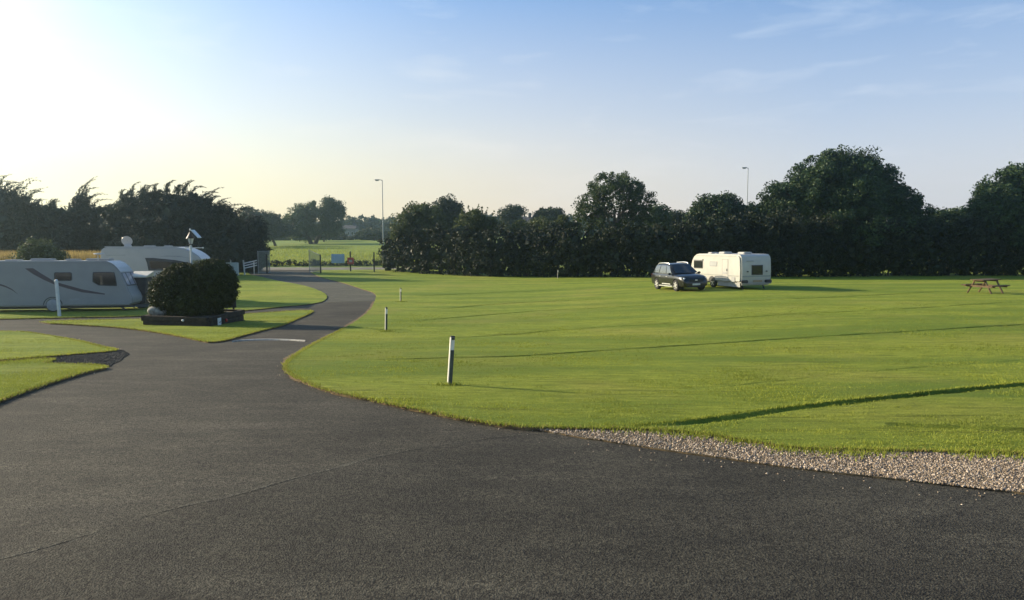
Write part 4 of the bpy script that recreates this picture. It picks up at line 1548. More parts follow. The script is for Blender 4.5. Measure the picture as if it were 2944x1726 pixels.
# satellite dish on the roof
xd = PM(349, 711)[0]
dsh = MB()
rot = Matrix.Rotation(R(14), 3, 'X') @ Matrix.Rotation(R(90), 3, 'X')
ring = []
prof_d = [(.02, .05), (.16, .035), (.27, .0), (.29, -.03), (.28, -.05), (.15, -.02), (.02, 0.0)]
vs, fs = [], []
n = 22
for rr, h in prof_d:
    for k in range(n):
        an = 2 * math.pi * k / n
        vs.append(Vector((xd, -.2, zt + .37)) + rot @ Vector((rr * math.cos(an) * 1.08, rr * math.sin(an), -h)))
for i in range(len(prof_d) - 1):
    for k in range(n):
        k2 = (k + 1) % n
        fs.append((i * n + k, i * n + k2, (i + 1) * n + k2, (i + 1) * n + k))
dsh.add(vs, fs)
do = dsh.build('satellite_dish', M['white'], mh, smooth=True)
MB().add([(xd - .2, -.3, zt), (xd + .2, -.3, zt), (xd + .2, .1, zt), (xd - .2, .1, zt), (xd - .12, -.24, zt + .16), (xd + .12, -.24, zt + .16), (xd + .12, .0, zt + .16), (xd - .12, .0, zt + .16)],
         [(0, 1, 5, 4), (1, 2, 6, 5), (2, 3, 7, 6), (3, 0, 4, 7), (4, 5, 6, 7), (3, 2, 1, 0)]).build('dish_mount', M['white'], mh)
xw0, xw1 = PM(335, 800)[0], xn + .75
for xw in (xw0, xw1):
    for s in (-1, 1):
        wheel(mh, (xw, s * (Wm / 2 - .08), .34), .34, .2, s, M['alloy'])
MB().box(((xw0 + xw1) / 2, 0, .36), (xw1 - xw0, 1.4, .2)).build('chassis', M['trim_dark'], mh)

# brown cabinet with a cream lid between the caravan nose and the motorhome
gq = at(410, 862, 39.6)
zq = float(G(gq.x, 39.6)) + LAWN
cb = empty('storage_cabinet', (gq.x, 39.6, zq), 'dark brown tapering cabinet with cream lid between caravan nose and motorhome', 'cabinet', rotz=R(8))
zt2 = at(410, 797, 39.6).z - zq
k = 39.6 / F
mb = MB()
wt, wb = 42 * k / 2, 20 * k / 2
mb.add([(-wb, -.35, 0), (wb, -.35, 0), (wb, .35, 0), (-wb, .35, 0), (-wt, -.45, zt2), (wt, -.45, zt2), (wt, .45, zt2), (-wt, .45, zt2)],
       [(3, 2, 1, 0), (4, 5, 6, 7), (0, 1, 5, 4), (1, 2, 6, 5), (2, 3, 7, 6), (3, 0, 4, 7)])
mb.build('body', M['brown'], cb, bevel=.03)
mb = MB()
w2 = 28 * k
mb.add([(-w2, -.55, zt2), (w2 * .82, -.55, zt2), (w2 * .82, .5, zt2), (-w2, .5, zt2), (-w2, -.5, zt2 + .1), (w2 * .9, -.5, zt2 + .1), (w2, .5, zt2 + .3), (-w2, .5, zt2 + .3)],
       [(3, 2, 1, 0), (4, 5, 6, 7), (0, 1, 5, 4), (1, 2, 6, 5), (2, 3, 7, 6), (3, 0, 4, 7)])
mb.build('lid', M['creamtop'], cb, bevel=.03)

# ------------------------------------------------------------------ right caravan (white, sunlit door side)
rz = R(105.5)
gc = gp(2129, 834, LAWN)
Lc, Wc = 6.3, 2.2
loc = Matrix.Rotation(rz, 2) @ Vector((-Lc / 2, Wc / 2))
ox, oy = gc.x - loc.x, gc.y - loc.y
mR = frame_on_ground(ox, oy, rz, [(-2, -1), (-2, 1), (2, 1), (2, -1)])
cr = empty('touring_caravan', None, 'white caravan with sunlit door side parked beside the dark car', 'caravan', mat=mR)
hR = (833 - 731) / F * gc.y
zb = .42
xf, xb = Lc / 2, -Lc / 2
prof = [(xb + .06, zb), (xb, zb + .25), (xb - .01, zb + .9), (xb + .03, hR - .3), (xb + .09, hR - .12), (xb + .25, hR - .015), (xb + .6, hR)] + \
       [(xf - 1.15, hR + .03), (xf - .8, hR - .02), (xf - .5, hR - .15), (xf - .28, hR - .38), (xf - .15, hR - .75), (xf - .05, 1.1), (xf, .8), (xf, zb + .1), (xf - .06, zb)]
bd = link('body', prism(prof, -Wc / 2, Wc / 2, .09, 4), M['white_aged'], cr)
smooth_mesh(bd, 30)


def PR(px, py):
    return plane_local(mR, px, py, Wc / 2)


def boxR(x0, x1, y0, y1):
    a = PR(x0, (y0 + y1) / 2)
    c = PR(x1, (y0 + y1) / 2)
    xm = (x0 + x1) / 2
    zl, zh = PR(xm, y1)[1], PR(xm, y0)[1]
    return (a[0] + c[0]) / 2, (zl + zh) / 2, abs(c[0] - a[0]), zh - zl


cx, cz, w, h = boxR(1995, 2021, 749, 772)
window(cr, [(cx + x, cz + z) for x, z in rrect(w, h, .06)], Wc / 2, 1, inset=.05)
mb = MB()
mb.box((cx, Wc / 2 + .03, cz + h / 2 + .05), (w * 1.08, .07, .09))
mb.build('window_cover', M['white'], cr, bevel=.015)
cx, cz, w, h = boxR(2041, 2062, 752, 766)
window(cr, [(cx + x, cz + z) for x, z in rrect(w, h, .05)], Wc / 2, 1, mat=M['white'], inset=.05, frame=M['plastic_grey'])
cx, cz, w, h = boxR(2077, 2093, 738, 812)
zlo, zhi = zb + .06, hR - .32
dr = side_panel('door', [(cx + x, (zlo + zhi) / 2 + z) for x, z in rrect(w, zhi - zlo, .07)], Wc / 2, 1, .014, M['white_aged'], cr)
mb = MB()
for (x0, x1, z0, z1) in ((cx - w / 2 - .012, cx - w / 2 + .012, zlo, zhi), (cx + w / 2 - .012, cx + w / 2 + .012, zlo, zhi), (cx - w / 2, cx + w / 2, zhi - .012, zhi + .012)):
    mb.box(((x0 + x1) / 2, Wc / 2 + .012, (z0 + z1) / 2), (x1 - x0, .012, z1 - z0))
mb.build('door_seal', M['stripe'], dr)
MB().box((cx - w / 2 + .12, Wc / 2 + .03, 1.2), (.09, .05, .16)).build('handle', M['plastic_grey'], dr, bevel=.01)
MB().box((cx + .02, Wc / 2 + .02, 1.0), (w * .7, .02, .13)).build('door_shelf', M['white'], dr)
# side stripe, rear stripe
mb = MB()
mb.box((-.0, Wc / 2 + .004, .84), (Lc - .5, .012, .045))
mb.build('stripe', M['stripe'], cr)
mb = MB()
mb.box((xb - .006, 0, .82), (.014, Wc - .2, .075))
mb.build('stripe', M['stripe'], cr)
MB().box((xb + .8, Wc / 2 + .015, .62), (.42, .03, .3)).build('service_hatch', M['white'], cr, bevel=.02)
# skirt under the lit wall
mb = MB()
mb.box((xb + 1.5, Wc / 2 - .1, .30), (2.6, .03, .3))
mb.box((xb + .1, 0, .36), (.03, Wc - .3, .2))
mb.build('skirt', M['skirt'], cr)
# rear window and grab handles, lamps, plate
zr = hR - .98
mb = MB()
mb.bar((xb + .5, Wc / 2 + .003, hR - .10), (xf - 1.0, Wc / 2 + .003, hR - .10), .02, .03)
mb.build('awning_rail', M['stripe'], cr)
fr = MB().box((xb - .012, -.06, zr), (.03, .80, .62)).build('rear_window', M['trim_dark'], cr, bevel=.01)
MB().box((xb - .03, -.06, zr), (.012, .70, .52)).build('pane', M['glass'], fr)
for s in (-.72, .62):
    MB().box((xb - .03, s, 1.12), (.06, .11, .07)).build('grab_handle', M['trim_dark'], cr, bevel=.01)
MB().box((xb - .01, .45, hR - .42), (.02, .5, .05)).build('vent', M['plastic_grey'], cr)
MB().box((xb - .02, -.1, zb + .10), (.06, .62, .13)).build('number_plate', M['plate_y'], cr, bevel=.01)
for s in (-1, 1):
    lo = MB().box((xb - .03, s * (Wc / 2 - .26), zb + .07), (.12, .46, .2)).build('rear_lamp', M['black'], cr, bevel=.03)
    MB().box((xb - .095, s * (Wc / 2 - .26), zb + .08), (.02, .3, .1)).build('lens', M['brown'], lo)
MB().box((xb - .02, 0, zb - .04), (.1, Wc - .1, .08)).build('bumper', M['skirt'], cr, bevel=.02)
for x, y, lx, h in ((xf - 1.7, .25, .5, .13), (xf - 3.1, .2, .7, .16), (xb + .95, .2, .75, .15), (xf - 2.2, .3, .2, .07)):
    roof_hatch(cr, x, y, hR - .01, lx, .6 if lx > .3 else .2, h, M['white'])
MB().box((xf - 2.7, -.55, hR + .0), (.9, .5, .04)).build('solar_panel', M['trim_dark'], cr)
xw = PR(2047, 818)[0]
for s in (-1, 1):
    wheel(cr, (xw, s * (Wc / 2 - .12), .33), .33, .18, s, M['alloy'])
    arch = [(xw + math.cos(math.pi * k / 12) * .42, zb + math.sin(math.pi * k / 12) * .33) for k in range(13)]
    side_panel('wheel_arch', arch, s * Wc / 2, s, .01, M['trim_dark'], cr)
mb = MB()
for s in (-.75, .75):
    mb.bar((xb + .2, s, zb - .05), (xf - .1, s, zb - .05), .08, .12)
    mb.bar((xf - .1, s, zb - .05), (xf + 1.3, 0, zb - .02), .07, .1)
    for x, q in ((xb + .5, -1), (xf - .5, 1)):
        mb.bar((x, s, zb - .08), (x + q * .25, s, .02), .06, .06)
mb.bar((xw, -.95, .33), (xw, .95, .33), .07, .07)
mb.tube([(xf + 1.0, 0, .02), (xf + 1.0, 0, zb + .25)], .035, 8)
mb.build('chassis', M['trim_dark'], cr)

# ------------------------------------------------------------------ dark SUV
rz = R(284)
gcar = gp(1946, 838, LAWN)
loc = Matrix.Rotation(rz, 2) @ Vector((1.38, -.84))
ox, oy = gcar.x - loc.x, gcar.y - loc.y
mC = frame_on_ground(ox, oy, rz, [(1.38, .84), (1.38, -.84), (-1.36, .84), (-1.36, -.84)])
car = empty('parked_car', None, 'dark grey estate car with silver roof rails beside the white caravan', 'car', mat=mC)


def loft(sections, close_ends=True):
    """sections: list of point rings (same count)"""
    mb = MB()
    n = len(sections[0])
    vs = [p for s in sections for p in s]
    fs = []
    for i in range(len(sections) - 1):
        for k in range(n):
            k2 = (k + 1) % n
            fs.append((i * n + k, i * n + k2, (i + 1) * n + k2, (i + 1) * n + k))
    fs.append(tuple(range(n)))
    fs.append(tuple((len(sections) - 1) * n + k for k in range(n - 1, -1, -1)))
    return mb.add(vs, fs)


def ring_lower(x, hw, zb_, zs, zbelt, ztop, crown=.03):
    half = [(hw * .80, zb_), (hw * .96, zb_ + .07), (hw, zs), (hw, (zs + zbelt) / 2), (hw * .985, zbelt - .06), (hw * .94, zbelt), (hw * .78, ztop), (hw * .4, ztop + crown)]
    r = [(x, y, z) for y, z in half]
    r += [(x, -y, z) for y, z in reversed(half)]
    return r


ST = [(-2.34, .80, .42, .62, .92, .93, .0), (-2.30, .86, .34, .58, .98, 1.0, .0), (-2.1, .915, .30, .55, 1.03, 1.04, 0), (-1.36, .935, .28, .55, 1.045, 1.05, 0), (-.4, .94, .25, .52, 1.03, 1.04, 0), (.6, .94, .25, .52, 1.01, 1.03, .0),
      (1.05, .94, .26, .53, 1.0, 1.04, .02), (1.38, .935, .27, .55, .97, 1.03, .03), (1.8, .915, .27, .55, .92, .99, .03), (2.1, .87, .27, .54, .85, .93, .03), (2.27, .80, .28, .52, .74, .82, .02), (2.34, .70, .34, .50, .62, .66, .0)]
lower = loft([ring_lower(*s) for s in ST])
me = lower.mesh('body')
tmp = bpy.data.objects.new('tmp', me)
COL.objects.link(tmp)
cut = MB()
for x in (1.38, -1.36):
    for s in (-1, 1):
        cut.lathe([(.415, -.26), (.415, .26)], 28, (x, s * .86, .37), 'y')
cme = cut.mesh('cut')
cto = bpy.data.objects.new('tmpcut', cme)
COL.objects.link(cto)
md = tmp.modifiers.new('b', 'BOOLEAN')
md.object = cto
md.operation = 'DIFFERENCE'
md.solver = 'EXACT'
dg = bpy.context.evaluated_depsgraph_get()
me2 = bpy.data.meshes.new_from_object(tmp.evaluated_get(dg))
bpy.data.objects.remove(tmp)
bpy.data.objects.remove(cto)
body = link('body', me2, M['carpaint'], car)
smooth_mesh(body, 32)
# wheel well liners
for x in (1.38, -1.36):
    for s in (-1, 1):
        MB().box((x, s * .60, .47), (.84, .06, .62)).build('wheel_well', M['black'], car)


def ring_up(x0, x1, hw0, hw1, z0, z1):
    pass


# cabin: belt outline and roof outline joined; (x, half width, z)
belt = [(-2.20, .80, 1.03), (-1.9, .87, 1.04), (-1.0, .885, 1.03), (0.0, .885, 1.02), (.85, .86, 1.02), (1.12, .62, 1.03)]
roof = [(-1.86, .60, 1.60), (-1.62, .66, 1.655), (-.9, .69, 1.69), (-.2, .69, 1.685), (.10, .66, 1.655), (.20, .50, 1.645)]
secs = []
for (bx_, bw, bz), (rx, rw_, rz_) in zip(belt, roof):
    t = [(bx_, bw, bz - .06), (bx_ + (rx - bx_) * .04, bw * .99, bz), (bx_ + (rx - bx_) * .55, bw + (rw_ - bw) * .48, bz + (rz_ - bz) * .55), (bx_ + (rx - bx_) * .9, bw + (rw_ - bw) * .85, bz + (rz_ - bz) * .92), (rx, rw_ * .93, rz_), (rx, rw_ * .5, rz_ + .025)]
    secs.append([(x, y, z) for x, y, z in t] + [(x, -y, z) for x, y, z in reversed(t)])
cab = loft(secs).build('cabin', M['carpaint'], car)
smooth_mesh(cab, 40)


def cab_pt(u, v, side):
    """u along length 0..1 over belt index, v 0 belt..1 roof on the side surface"""
    k = u * (len(belt) - 1)
    i = min(int(k), len(belt) - 2)
    f = k - i
    b_ = [belt[i][q] + (belt[i + 1][q] - belt[i][q]) * f for q in range(3)]
    r_ = [roof[i][q] + (roof[i + 1][q] - roof[i][q]) * f for q in range(3)]
    p = [b_[q] + (r_[q] - b_[q]) * v for q in range(3)]
    bulge = .022 * math.sin(math.pi * min(1, v))
    return Vector((p[0], side * (p[1] + bulge), p[2]))


def glass_patch(name, u0, u1, v0, v1, side, parent, mat, nu=6, nv=3, off=.012):
    vs, fs = [], []
    for j in range(nv + 1):
        for i in range(nu + 1):
            vs.append(cab_pt(u0 + (u1 - u0) * i / nu, v0 + (v1 - v0) * j / nv, side) + Vector((0, side * off, .003)))
    n = len(vs)
    for j in range(nv + 1):
        for i in range(nu + 1):
            vs.append(vs[j * (nu + 1) + i] - Vector((0, side * .03, .0)))
    for j in range(nv):
        for i in range(nu):
            a = j * (nu + 1) + i
            fs.append((a, a + 1, a + nu + 2, a + nu + 1))
    return MB().add(vs, fs).build(name, mat, parent, smooth=True)


for s in (-1, 1):
    for u0, u1 in ((.62, .79), (.40, .60), (.14, .38)):
        glass_patch('side_window', u0, u1, .12, .84, s, car, M['carglass'])
# windscreen and rear glass
def span_patch(name, b0, r0, off, mat, v0=.08, v1=.9, wf=.93):
    vs, fs = [], []
    nu, nv = 8, 4
    for j in range(nv + 1):
        v = v0 + (v1 - v0) * j / nv
        x = b0[0] + (r0[0] - b0[0]) * v
        hw = (b0[1] + (r0[1] - b0[1]) * v) * wf
        z = b0[2] + (r0[2] - b0[2]) * v
        for i in range(nu + 1):
            t = -1 + 2 * i / nu
            vs.append((x + off[0] - .06 * (t * t) * (1 if off[0] > 0 else -1), hw * t, z + off[1]))
    for j in range(nv):
        for i in range(nu):
            a = j * (nu + 1) + i
            fs.append((a, a + 1, a + nu + 2, a + nu + 1))
    return MB().add(vs, fs).build(name, mat, car, smooth=True)


span_patch('windscreen', (1.20, .80, 1.03), (.20, .62, 1.645), (.05, .035), M['glass'], wf=.97)
span_patch('rear_window', belt[0], roof[0], (-.012, .012), M['glass'], .25, .92, .86)
for s in (-1, 1):
    mb = MB()
    mb.tube([(-1.62, s * .64, 1.64), (-1.45, s * .645, 1.715), (-.6, s * .66, 1.745), (-.05, s * .65, 1.725), (.08, s * .64, 1.66)], [.02, .028, .03, .028, .02], 8)
    mb.build('roof_rail', M['chrome'], car, smooth=True)
    mo = MB().box((.80, s * 1.03, 1.08), (.12, .2, .14)).build('wing_mirror', M['black'], car, bevel=.04)
    MB().bar((.80, s * .86, 1.04), (.80, s * .97, 1.06), .06, .05).build('mirror_arm', M['black'], mo)
    hl_ = MB().add([(2.0, s * .885, .80), (2.24, s * .78, .74), (2.29, s * .56, .72), (2.27, s * .56, .82), (2.18, s * .74, .86), (1.86, s * .91, .90)], [(0, 1, 4, 5), (1, 2, 3, 4)]).build('headlight', M['lantern'], car)
    MB().box((2.285, s * .58, .43), (.04, .22, .1)).build('fog_lamp', M['black'], car, bevel=.015)
    rl = MB().add([(-2.335, s * .60, .88), (-2.30, s * .84, .90), (-2.02, s * .93, .96), (-2.05, s * .925, 1.02), (-2.28, s * .83, 1.0), (-2.31, s * .6, .98)], [(0, 1, 4, 5), (1, 2, 3, 4)]).build('tail_lamp', M['lampred'], car)
    MB().bar((-.95, s * .955, .30), (.98, s * .955, .30), .05, .06).build('sill_trim', M['chrome'], car, bevel=.01)
    MB().bar((-.5, s * .948, .43), (.7, s * .948, .43), .02, .07).build('door_trim', M['chrome'], car, bevel=.005)
    for xx in (.55, -.45):
        MB().box((xx - .35, s * .945, .90), (.2, .03, .035)).build('door_handle', M['chrome'], car, bevel=.008)
    for x in (1.38, -1.36):
        wheel(car, (x, s * .83, .37), .37, .22, s, M['alloy'], 6)
MB().box((2.335, 0, .66), (.03, .95, .17)).build('grille', M['black'], car, bevel=.02)
MB().box((2.355, 0, .44), (.02, .52, .115)).build('number_plate', M['plate'], car, bevel=.004)
MB().box((2.30, 0, .33), (.08, 1.2, .12)).build('lower_grille', M['black'], car, bevel=.02)
MB().box((2.356, 0, .70), (.02, .16, .07)).build('badge', M['chrome'], car, bevel=.01)

# ------------------------------------------------------------------ picnic table
ga = gp(2832, 843, LAWN)
pt = empty('picnic_table', ga, 'brown wooden picnic table with attached benches on the lawn', 'picnic table', rotz=R(-62))
sc = (41 / F * ga.y) / .80
pt.scale = (sc, sc, sc)
for (y, z, w, nm, n) in ((0, .76, .72, 'tabletop', 5), (-.72, .45, .27, 'bench_seat', 2), (.72, .45, .27, 'bench_seat', 2)):
    mb = MB()
    for k in range(n):
        mb.box((y + (k - (n - 1) / 2) * w / n, 0, z), (w / n - .012, 1.75, .05))
    mb.build(nm, M['table'], pt, bevel=.006)
for s in (-1, 1):
    for q in (-1, 1):
        MB().bar((q * .26, s * .55, .74), (q * .66, s * .55, 0.0), .045, .11, up=(0, 1, 0)).build('leg', M['table'], pt)
    MB().bar((-.84, s * .59, .40), (.84, s * .59, .40), .045, .1).build('crossbar', M['table'], pt)
    MB().bar((-.34, s * .59, .70), (.34, s * .59, .70), .045, .09).build('top_brace', M['table'], pt)

# ------------------------------------------------------------------ planter with bush, lamp, sign
cA, cB, cC = gp(414, 934, LAWN), gp(602, 938, LAWN), gp(698, 922, LAWN)
cD = cA + cC - cB
PH = .42
pc = (cA + cC) / 2
pz = min(float(G(p.x, p.y)) for p in (cA, cB, cC, cD))
pl = empty('planter', (pc.x, pc.y, float(G(pc.x, pc.y)) + LAWN), 'low dark sleeper planter on the lawn island', 'planter')
L0 = pl.location.copy()
ztop = max(cA.z, cB.z, cC.z) + PH - .08
cor = [Vector((p.x, p.y, ztop)) - L0 for p in (cA, cB, cC, cD)]
zlow = pz - L0.z - .1
for i in range(4):
    a, c = cor[i], cor[(i + 1) % 4]
    mb = MB()
    rows = 3
    hh = (cor[0].z - zlow) / rows
    for k in range(rows):
        dx = (c - a).normalized() * (.06 if (k + i) % 2 else -.06)
        z = zlow + hh * (k + .5)
        mb.bar((a.x + dx.x, a.y + dx.y, z), (c.x + dx.x, c.y + dx.y, z), .16, hh - .012)
    mb.build('sleeper_wall', M['timber'], pl, bevel=.012)
mb = MB()
mb.add([(p.x * .97, p.y * .97, cor[0].z - .07) for p in cor] + [(p.x * .97, p.y * .97, zlow) for p in cor], [(0, 1, 2, 3), (7, 6, 5, 4), (0, 4, 5, 1), (1, 5, 6, 2), (2, 6, 7, 3), (3, 7, 4, 0)])
mb.build('soil', M['soil'], pl)
zs = cor[0].z - .07 + L0.z
dB = pc.y
bush_l = px_lobes([(500, 848, 70, 72), (598, 830, 78, 82), (552, 868, 92, 58), (524, 806, 58, 48), (612, 800, 64, 52), (636, 826, 50, 54), (568, 806, 56, 46), (498, 868, 60, 46), (610, 768, 30, 22), (525, 776, 30, 20)], dB)
br = empty('evergreen_bush', (at(555, 800, dB).x, dB, zs), 'large rounded dark evergreen bush filling the planter', 'bush')
def okz(P):
    return P[P[:, 2] > zs + .02]
V = leaf_quads(okz(crown_points(bush_l, 3600, 30, .10, .88)), .030)
V = np.concatenate([V, leaf_quads(okz(fill_points(bush_l, 9000, .88)), .13, aspect=.8)])
V = np.concatenate([V, shoots([(600 + 9 * i, 770, 600 + 10 * i + random.uniform(-3, 5), 748 + random.uniform(-4, 5)) for i in range(5)] + [(500 + 8 * i, 775, 498 + 8 * i, 760 + random.uniform(-4, 5)) for i in range(5)], dB, 16, .05, .06)(None)])
quads_obj('foliage', V - np.array(br.location), LEAF['bush'], br)
mb = MB()
for k in range(6):
    a = 6.28 * k / 6
    mb.tube([(.1 * math.cos(a), .1 * math.sin(a), -.05), (.35 * math.cos(a), .3 * math.sin(a), .5), (.9 * math.cos(a), .7 * math.sin(a), 1.3)], [.06, .045, .02], 6)
mb.build('stems', M['bark'], br)

# boulder in the planter
g = at(455, 912, cA.y + .55)
bd = MB().sphere((0, 0, 0), (.36, .28, .23), 18, 12)
me = bd.mesh('boulder')
for v in me.vertices:
    n_ = noise.noise(v.co * 4.0 + Vector((3, 1, 2)))
    v.co *= 1 + .22 * n_
bo = link('boulder', me, M['boulder'], smooth=True)
bo.location = (g.x, cA.y + .55, zs + .16)
tag(bo, 'pale rounded boulder at the left end of the planter', 'boulder')

# victorian style lamp standing in the bush
gl = at(552, 800, dB + .3)
lp = empty('garden_lamp', (gl.x, dB + .3, zs), 'old fashioned lantern post rising out of the bush', 'lamp post')
def LZ(py):
    return at(552, py, dB + .3).z - zs
k = (dB + .3) / F
MB().tube([(0, 0, -.1), (0, 0, LZ(720)), (0, 0, LZ(712)), (0, 0, LZ(703))], [.045, .04, .055, .03], 12).build('pole', M['whitewood'], lp, smooth=True)
mb = MB().tube([(-.22, 0, LZ(713)), (.5, 0, LZ(713))], .016, 8)
mb.sphere((.5, 0, LZ(713)), .035)
mb.sphere((-.22, 0, LZ(713)), .03)
mb.build('ladder_bar', M['whitewood'], lp, smooth=True)
mb = MB()
r0, r1 = 6 * k, 10.5 * k
z0, z1 = LZ(702), LZ(686)
lan = MB().lathe([(r0 * .9, z0), (r1 * .95, z1)], 6).build('lantern', M['lantern'], lp)
mb = MB()
for i in range(6):
    a = 2 * math.pi * i / 6
    mb.bar((r0 * math.cos(a), r0 * math.sin(a), z0), (r1 * math.cos(a), r1 * math.sin(a), z1), .018, .018)
mb.lathe([(r0 * 1.1, z0 - .03), (r0 * 1.1, z0)], 6)
mb.build('glazing_bars', M['black'], lan)
MB().lathe([(r1 * 1.15, z1), (r1 * .9, z1 + .06), (r1 * .35, z1 + .2), (.03, z1 + .25), (.03, z1 + .33)], 12).build('lantern_roof', M['black'], lp)
fz = LZ(658)
MB().sphere((0, 0, z1 + .36), (.035, .035, .05)).build('finial', M['whitewood'], lp, smooth=True)
mb = MB()
mb.bar((.10, 0, LZ(662)), (.38, 0, LZ(684)), .34, .03)
so = mb.build('solar_panel', M['panel'], lp)
MB().tube([(.03, 0, z1 + .2), (.22, 0, LZ(674))], .015, 6).build('panel_arm', M['black'], so)

# signs, plaque, reflectors on the planter
def on_face(px, py, a, c, out):
    """point on vertical plane through world points a,c"""
    n_ = Vector((-(c - a).y, (c - a).x, 0)).normalized()
    if n_.y > 0:
        n_ = -n_
    r_ = ray(px, py)
    o_ = Vector((0, 0, CAM_H))
    t = (a - o_).dot(n_) / r_.dot(n_)
    return o_ + r_ * t + n_ * out, math.atan2(n_.x, -n_.y)


p, an = on_face(531, 921, cA, cB, .1)
so = MB().lathe([(.045, 0), (.045, -.03), (.03, -.05)], 14, (0, 0, 0), 'y').build('reflector', M['lantern'])
so.location = p
tag(so, 'small white round reflector on the planter front', 'reflector')
p, an = on_face(643, 921, cB, cC, .1)
so = MB().lathe([(.07, 0), (.07, -.03), (.04, -.05)], 14, (0, 0, 0), 'y').build('reflector', M['lampred'])
so.location = p
so.rotation_euler = (0, 0, an)
tag(so, 'small red round reflector beside the plaque on the planter', 'reflector')
p, an = on_face(621, 926, cB, cC, .14)
pq = empty('plaque', p, 'small square white plaque with a dark mark on the planter', 'plaque', rotz=an)
MB().box((0, 0, 0), (.26, .025, .32)).build('board', M['whitewood'], pq, bevel=.004)
mb = MB()
mb.bar((-.05, -.016, -.03), (.06, -.016, .03), .01, .03, up=(0, 1, 0))
mb.bar((.0, -.016, .0), (.05, -.016, -.05), .01, .02, up=(0, 1, 0))
mb.build('mark', M['trim_dark'], pq)
g = at(672, 898, cC.y + .5)
sg = empty('sign_board', (g.x, cC.y + .5, zs - .02), 'sign board coloured dark as if against the light, on a single leg right of the bush', 'sign', rotz=R(-8))
kk = (cC.y + .5) / F
hb = at(672, 883, cC.y + .5).z - zs
MB().bar((0, 0, -.1), (0, 0, hb + .5), .06, .06).build('leg', M['fencepost'], sg)
MB().box((0, -.05, hb + .35), (.30, .04, .7)).build('board', M['trim_dark'], sg, bevel=.004)  # shade of the backlit board is put into its dark colour

sm = dens(W(seam_px), 80, .1, .03, closed=False, seed=3)
vs, fs = [], []
for p in sm:
    a_ = max(0, noise.noise(Vector((p.x * .9, p.y * .9, 4))) + .15)
    w2 = .004 + .05 * a_ + .012 * abs(noise.noise(Vector((p.x * 9, p.y * 9, 4))))
    z = float(G(p.x, p.y))
    vs += [(p.x, p.y - w2, z + .0085), (p.x, p.y, z + .009), (p.x, p.y + w2, z + .0085)]
for i in range(len(sm) - 1):
    for q_ in range(2):
        a_ = 3 * i + q_
        fs.append((a_, a_ + 3, a_ + 4, a_ + 1))
so = MB().add(vs, fs).build('asphalt_seam', M['asphalt_seam'])
tag(so, 'crumbled pale seam where the newer asphalt meets the old', 'road', kind='structure')

# speed hump strip across the drive
hump = smooth_px([(668, 984), (700, 980), (760, 978), (820, 978.5), (878, 982)], 1)
hw_ = W(hump, 0.0)
hs = MB()
for i, (a, c) in enumerate(zip(hw_, hw_[1:])):
    pass
vs, fs = [], []
dn = dens(hw_, 90, .12, .02, closed=False, seed=20)
for p in dn:
    w2 = .06 + .035 * noise.noise(Vector((p.x * 6, p.y * 6, 1)))
    z = float(G(p.x, p.y))
    vs += [(p.x, p.y - w2, z), (p.x, p.y - w2 * .5, z + .035), (p.x, p.y + w2 * .5, z + .04), (p.x, p.y + w2, z)]
for i in range(len(dn) - 1):
    for q in range(3):
        a = 4 * i + q
        fs.append((a, a + 4, a + 5, a + 1))
hs.add(vs, fs)
ho = hs.build('speed_hump', M['whiteline'])
tag(ho, 'worn white raised strip across the drive by the island', 'speed hump')

# ------------------------------------------------------------------ gate, fence, signs by the entrance
def gate_leaf(pa, pb, h, label, name='mesh_gate', hb_drop=0.0):
    r = empty(name, pa, label, 'gate', group='open mesh gate leaves')
    d = pb - pa
    d.z = 0
    b_ = Vector((d.x, d.y, 0))
    mb = MB()
    za = .08
    mb.tube([(0, 0, -.1), (0, 0, h)], .04, 8)
    mb.tube([(b_.x, b_.y, za), (b_.x, b_.y, h - hb_drop)], .035, 8)
    mb.tube([(0, 0, za), (b_.x, b_.y, za)], .025, 6)
    mb.tube([(0, 0, h - .05), (b_.x, b_.y, h - .05 - hb_drop)], .025, 6)
    mb.build('frame', M['steel'], r)
    mb = MB()
    n = int(b_.length / .06)
    for i in range(1, n):
        t = i / n
        hi_ = h - .05 - hb_drop * t
        mb.bar((b_.x * t, b_.y * t, za), (b_.x * t, b_.y * t, hi_), .012, .012)
    for i in range(1, int(h / .09)):
        z = za + i * .09
        tmax = 1.0 if z < h - hb_drop - .05 else max(0, (h - .05 - z) / max(hb_drop, .01))
        if tmax > 0:
            mb.bar((0, 0, z), (b_.x * tmax, b_.y * tmax, z), .012, .012)
    mb.build('mesh_panel', M['wirefence'], r)
    return r


p1, p2 = gp(743, 788), gp(776, 786)
h1 = (788 - 722) / F * p1.y
gate_leaf(p1, p2, h1, 'left gate leaf folded back against the evergreen')
p3, p4 = gp(890, 784), gp(922, 786)
gate_leaf(p3, p4, (784 - 718) / F * p3.y, 'right gate leaf of pale mesh standing open', hb_drop=.55)
post_g = 'dark posts along the entrance fence'
for px, yb, yt, lab in ((768, 787, 732, 'dark gate post by the left gate leaf'), (922, 787, 733, 'grey post carrying the right gate leaf'), (1008, 781, 724, 'dark fence post carrying the red notice'), (1076, 783, 726, 'dark fence post at the start of the long hedge')):
    g = gp(px, yb)
    h = (yb - yt) / F * g.y
    r = empty('fence_post', g, lab, 'post', group=post_g)
    MB().box((0, 0, h / 2 - .15), (.13, .13, h + .3)).build('post', M['fencepost'], r, bevel=.01)
    MB().add([(-.075, -.075, h), (.075, -.075, h), (.075, .075, h), (-.075, .075, h), (0, 0, h + .06)], [(0, 1, 4), (1, 2, 4), (2, 3, 4), (3, 0, 4), (3, 2, 1, 0)]).build('cap', M['fencepost'], r)
q = [gp(922, 786), gp(1008, 780), gp(1076, 782), gp(1115, 782)]
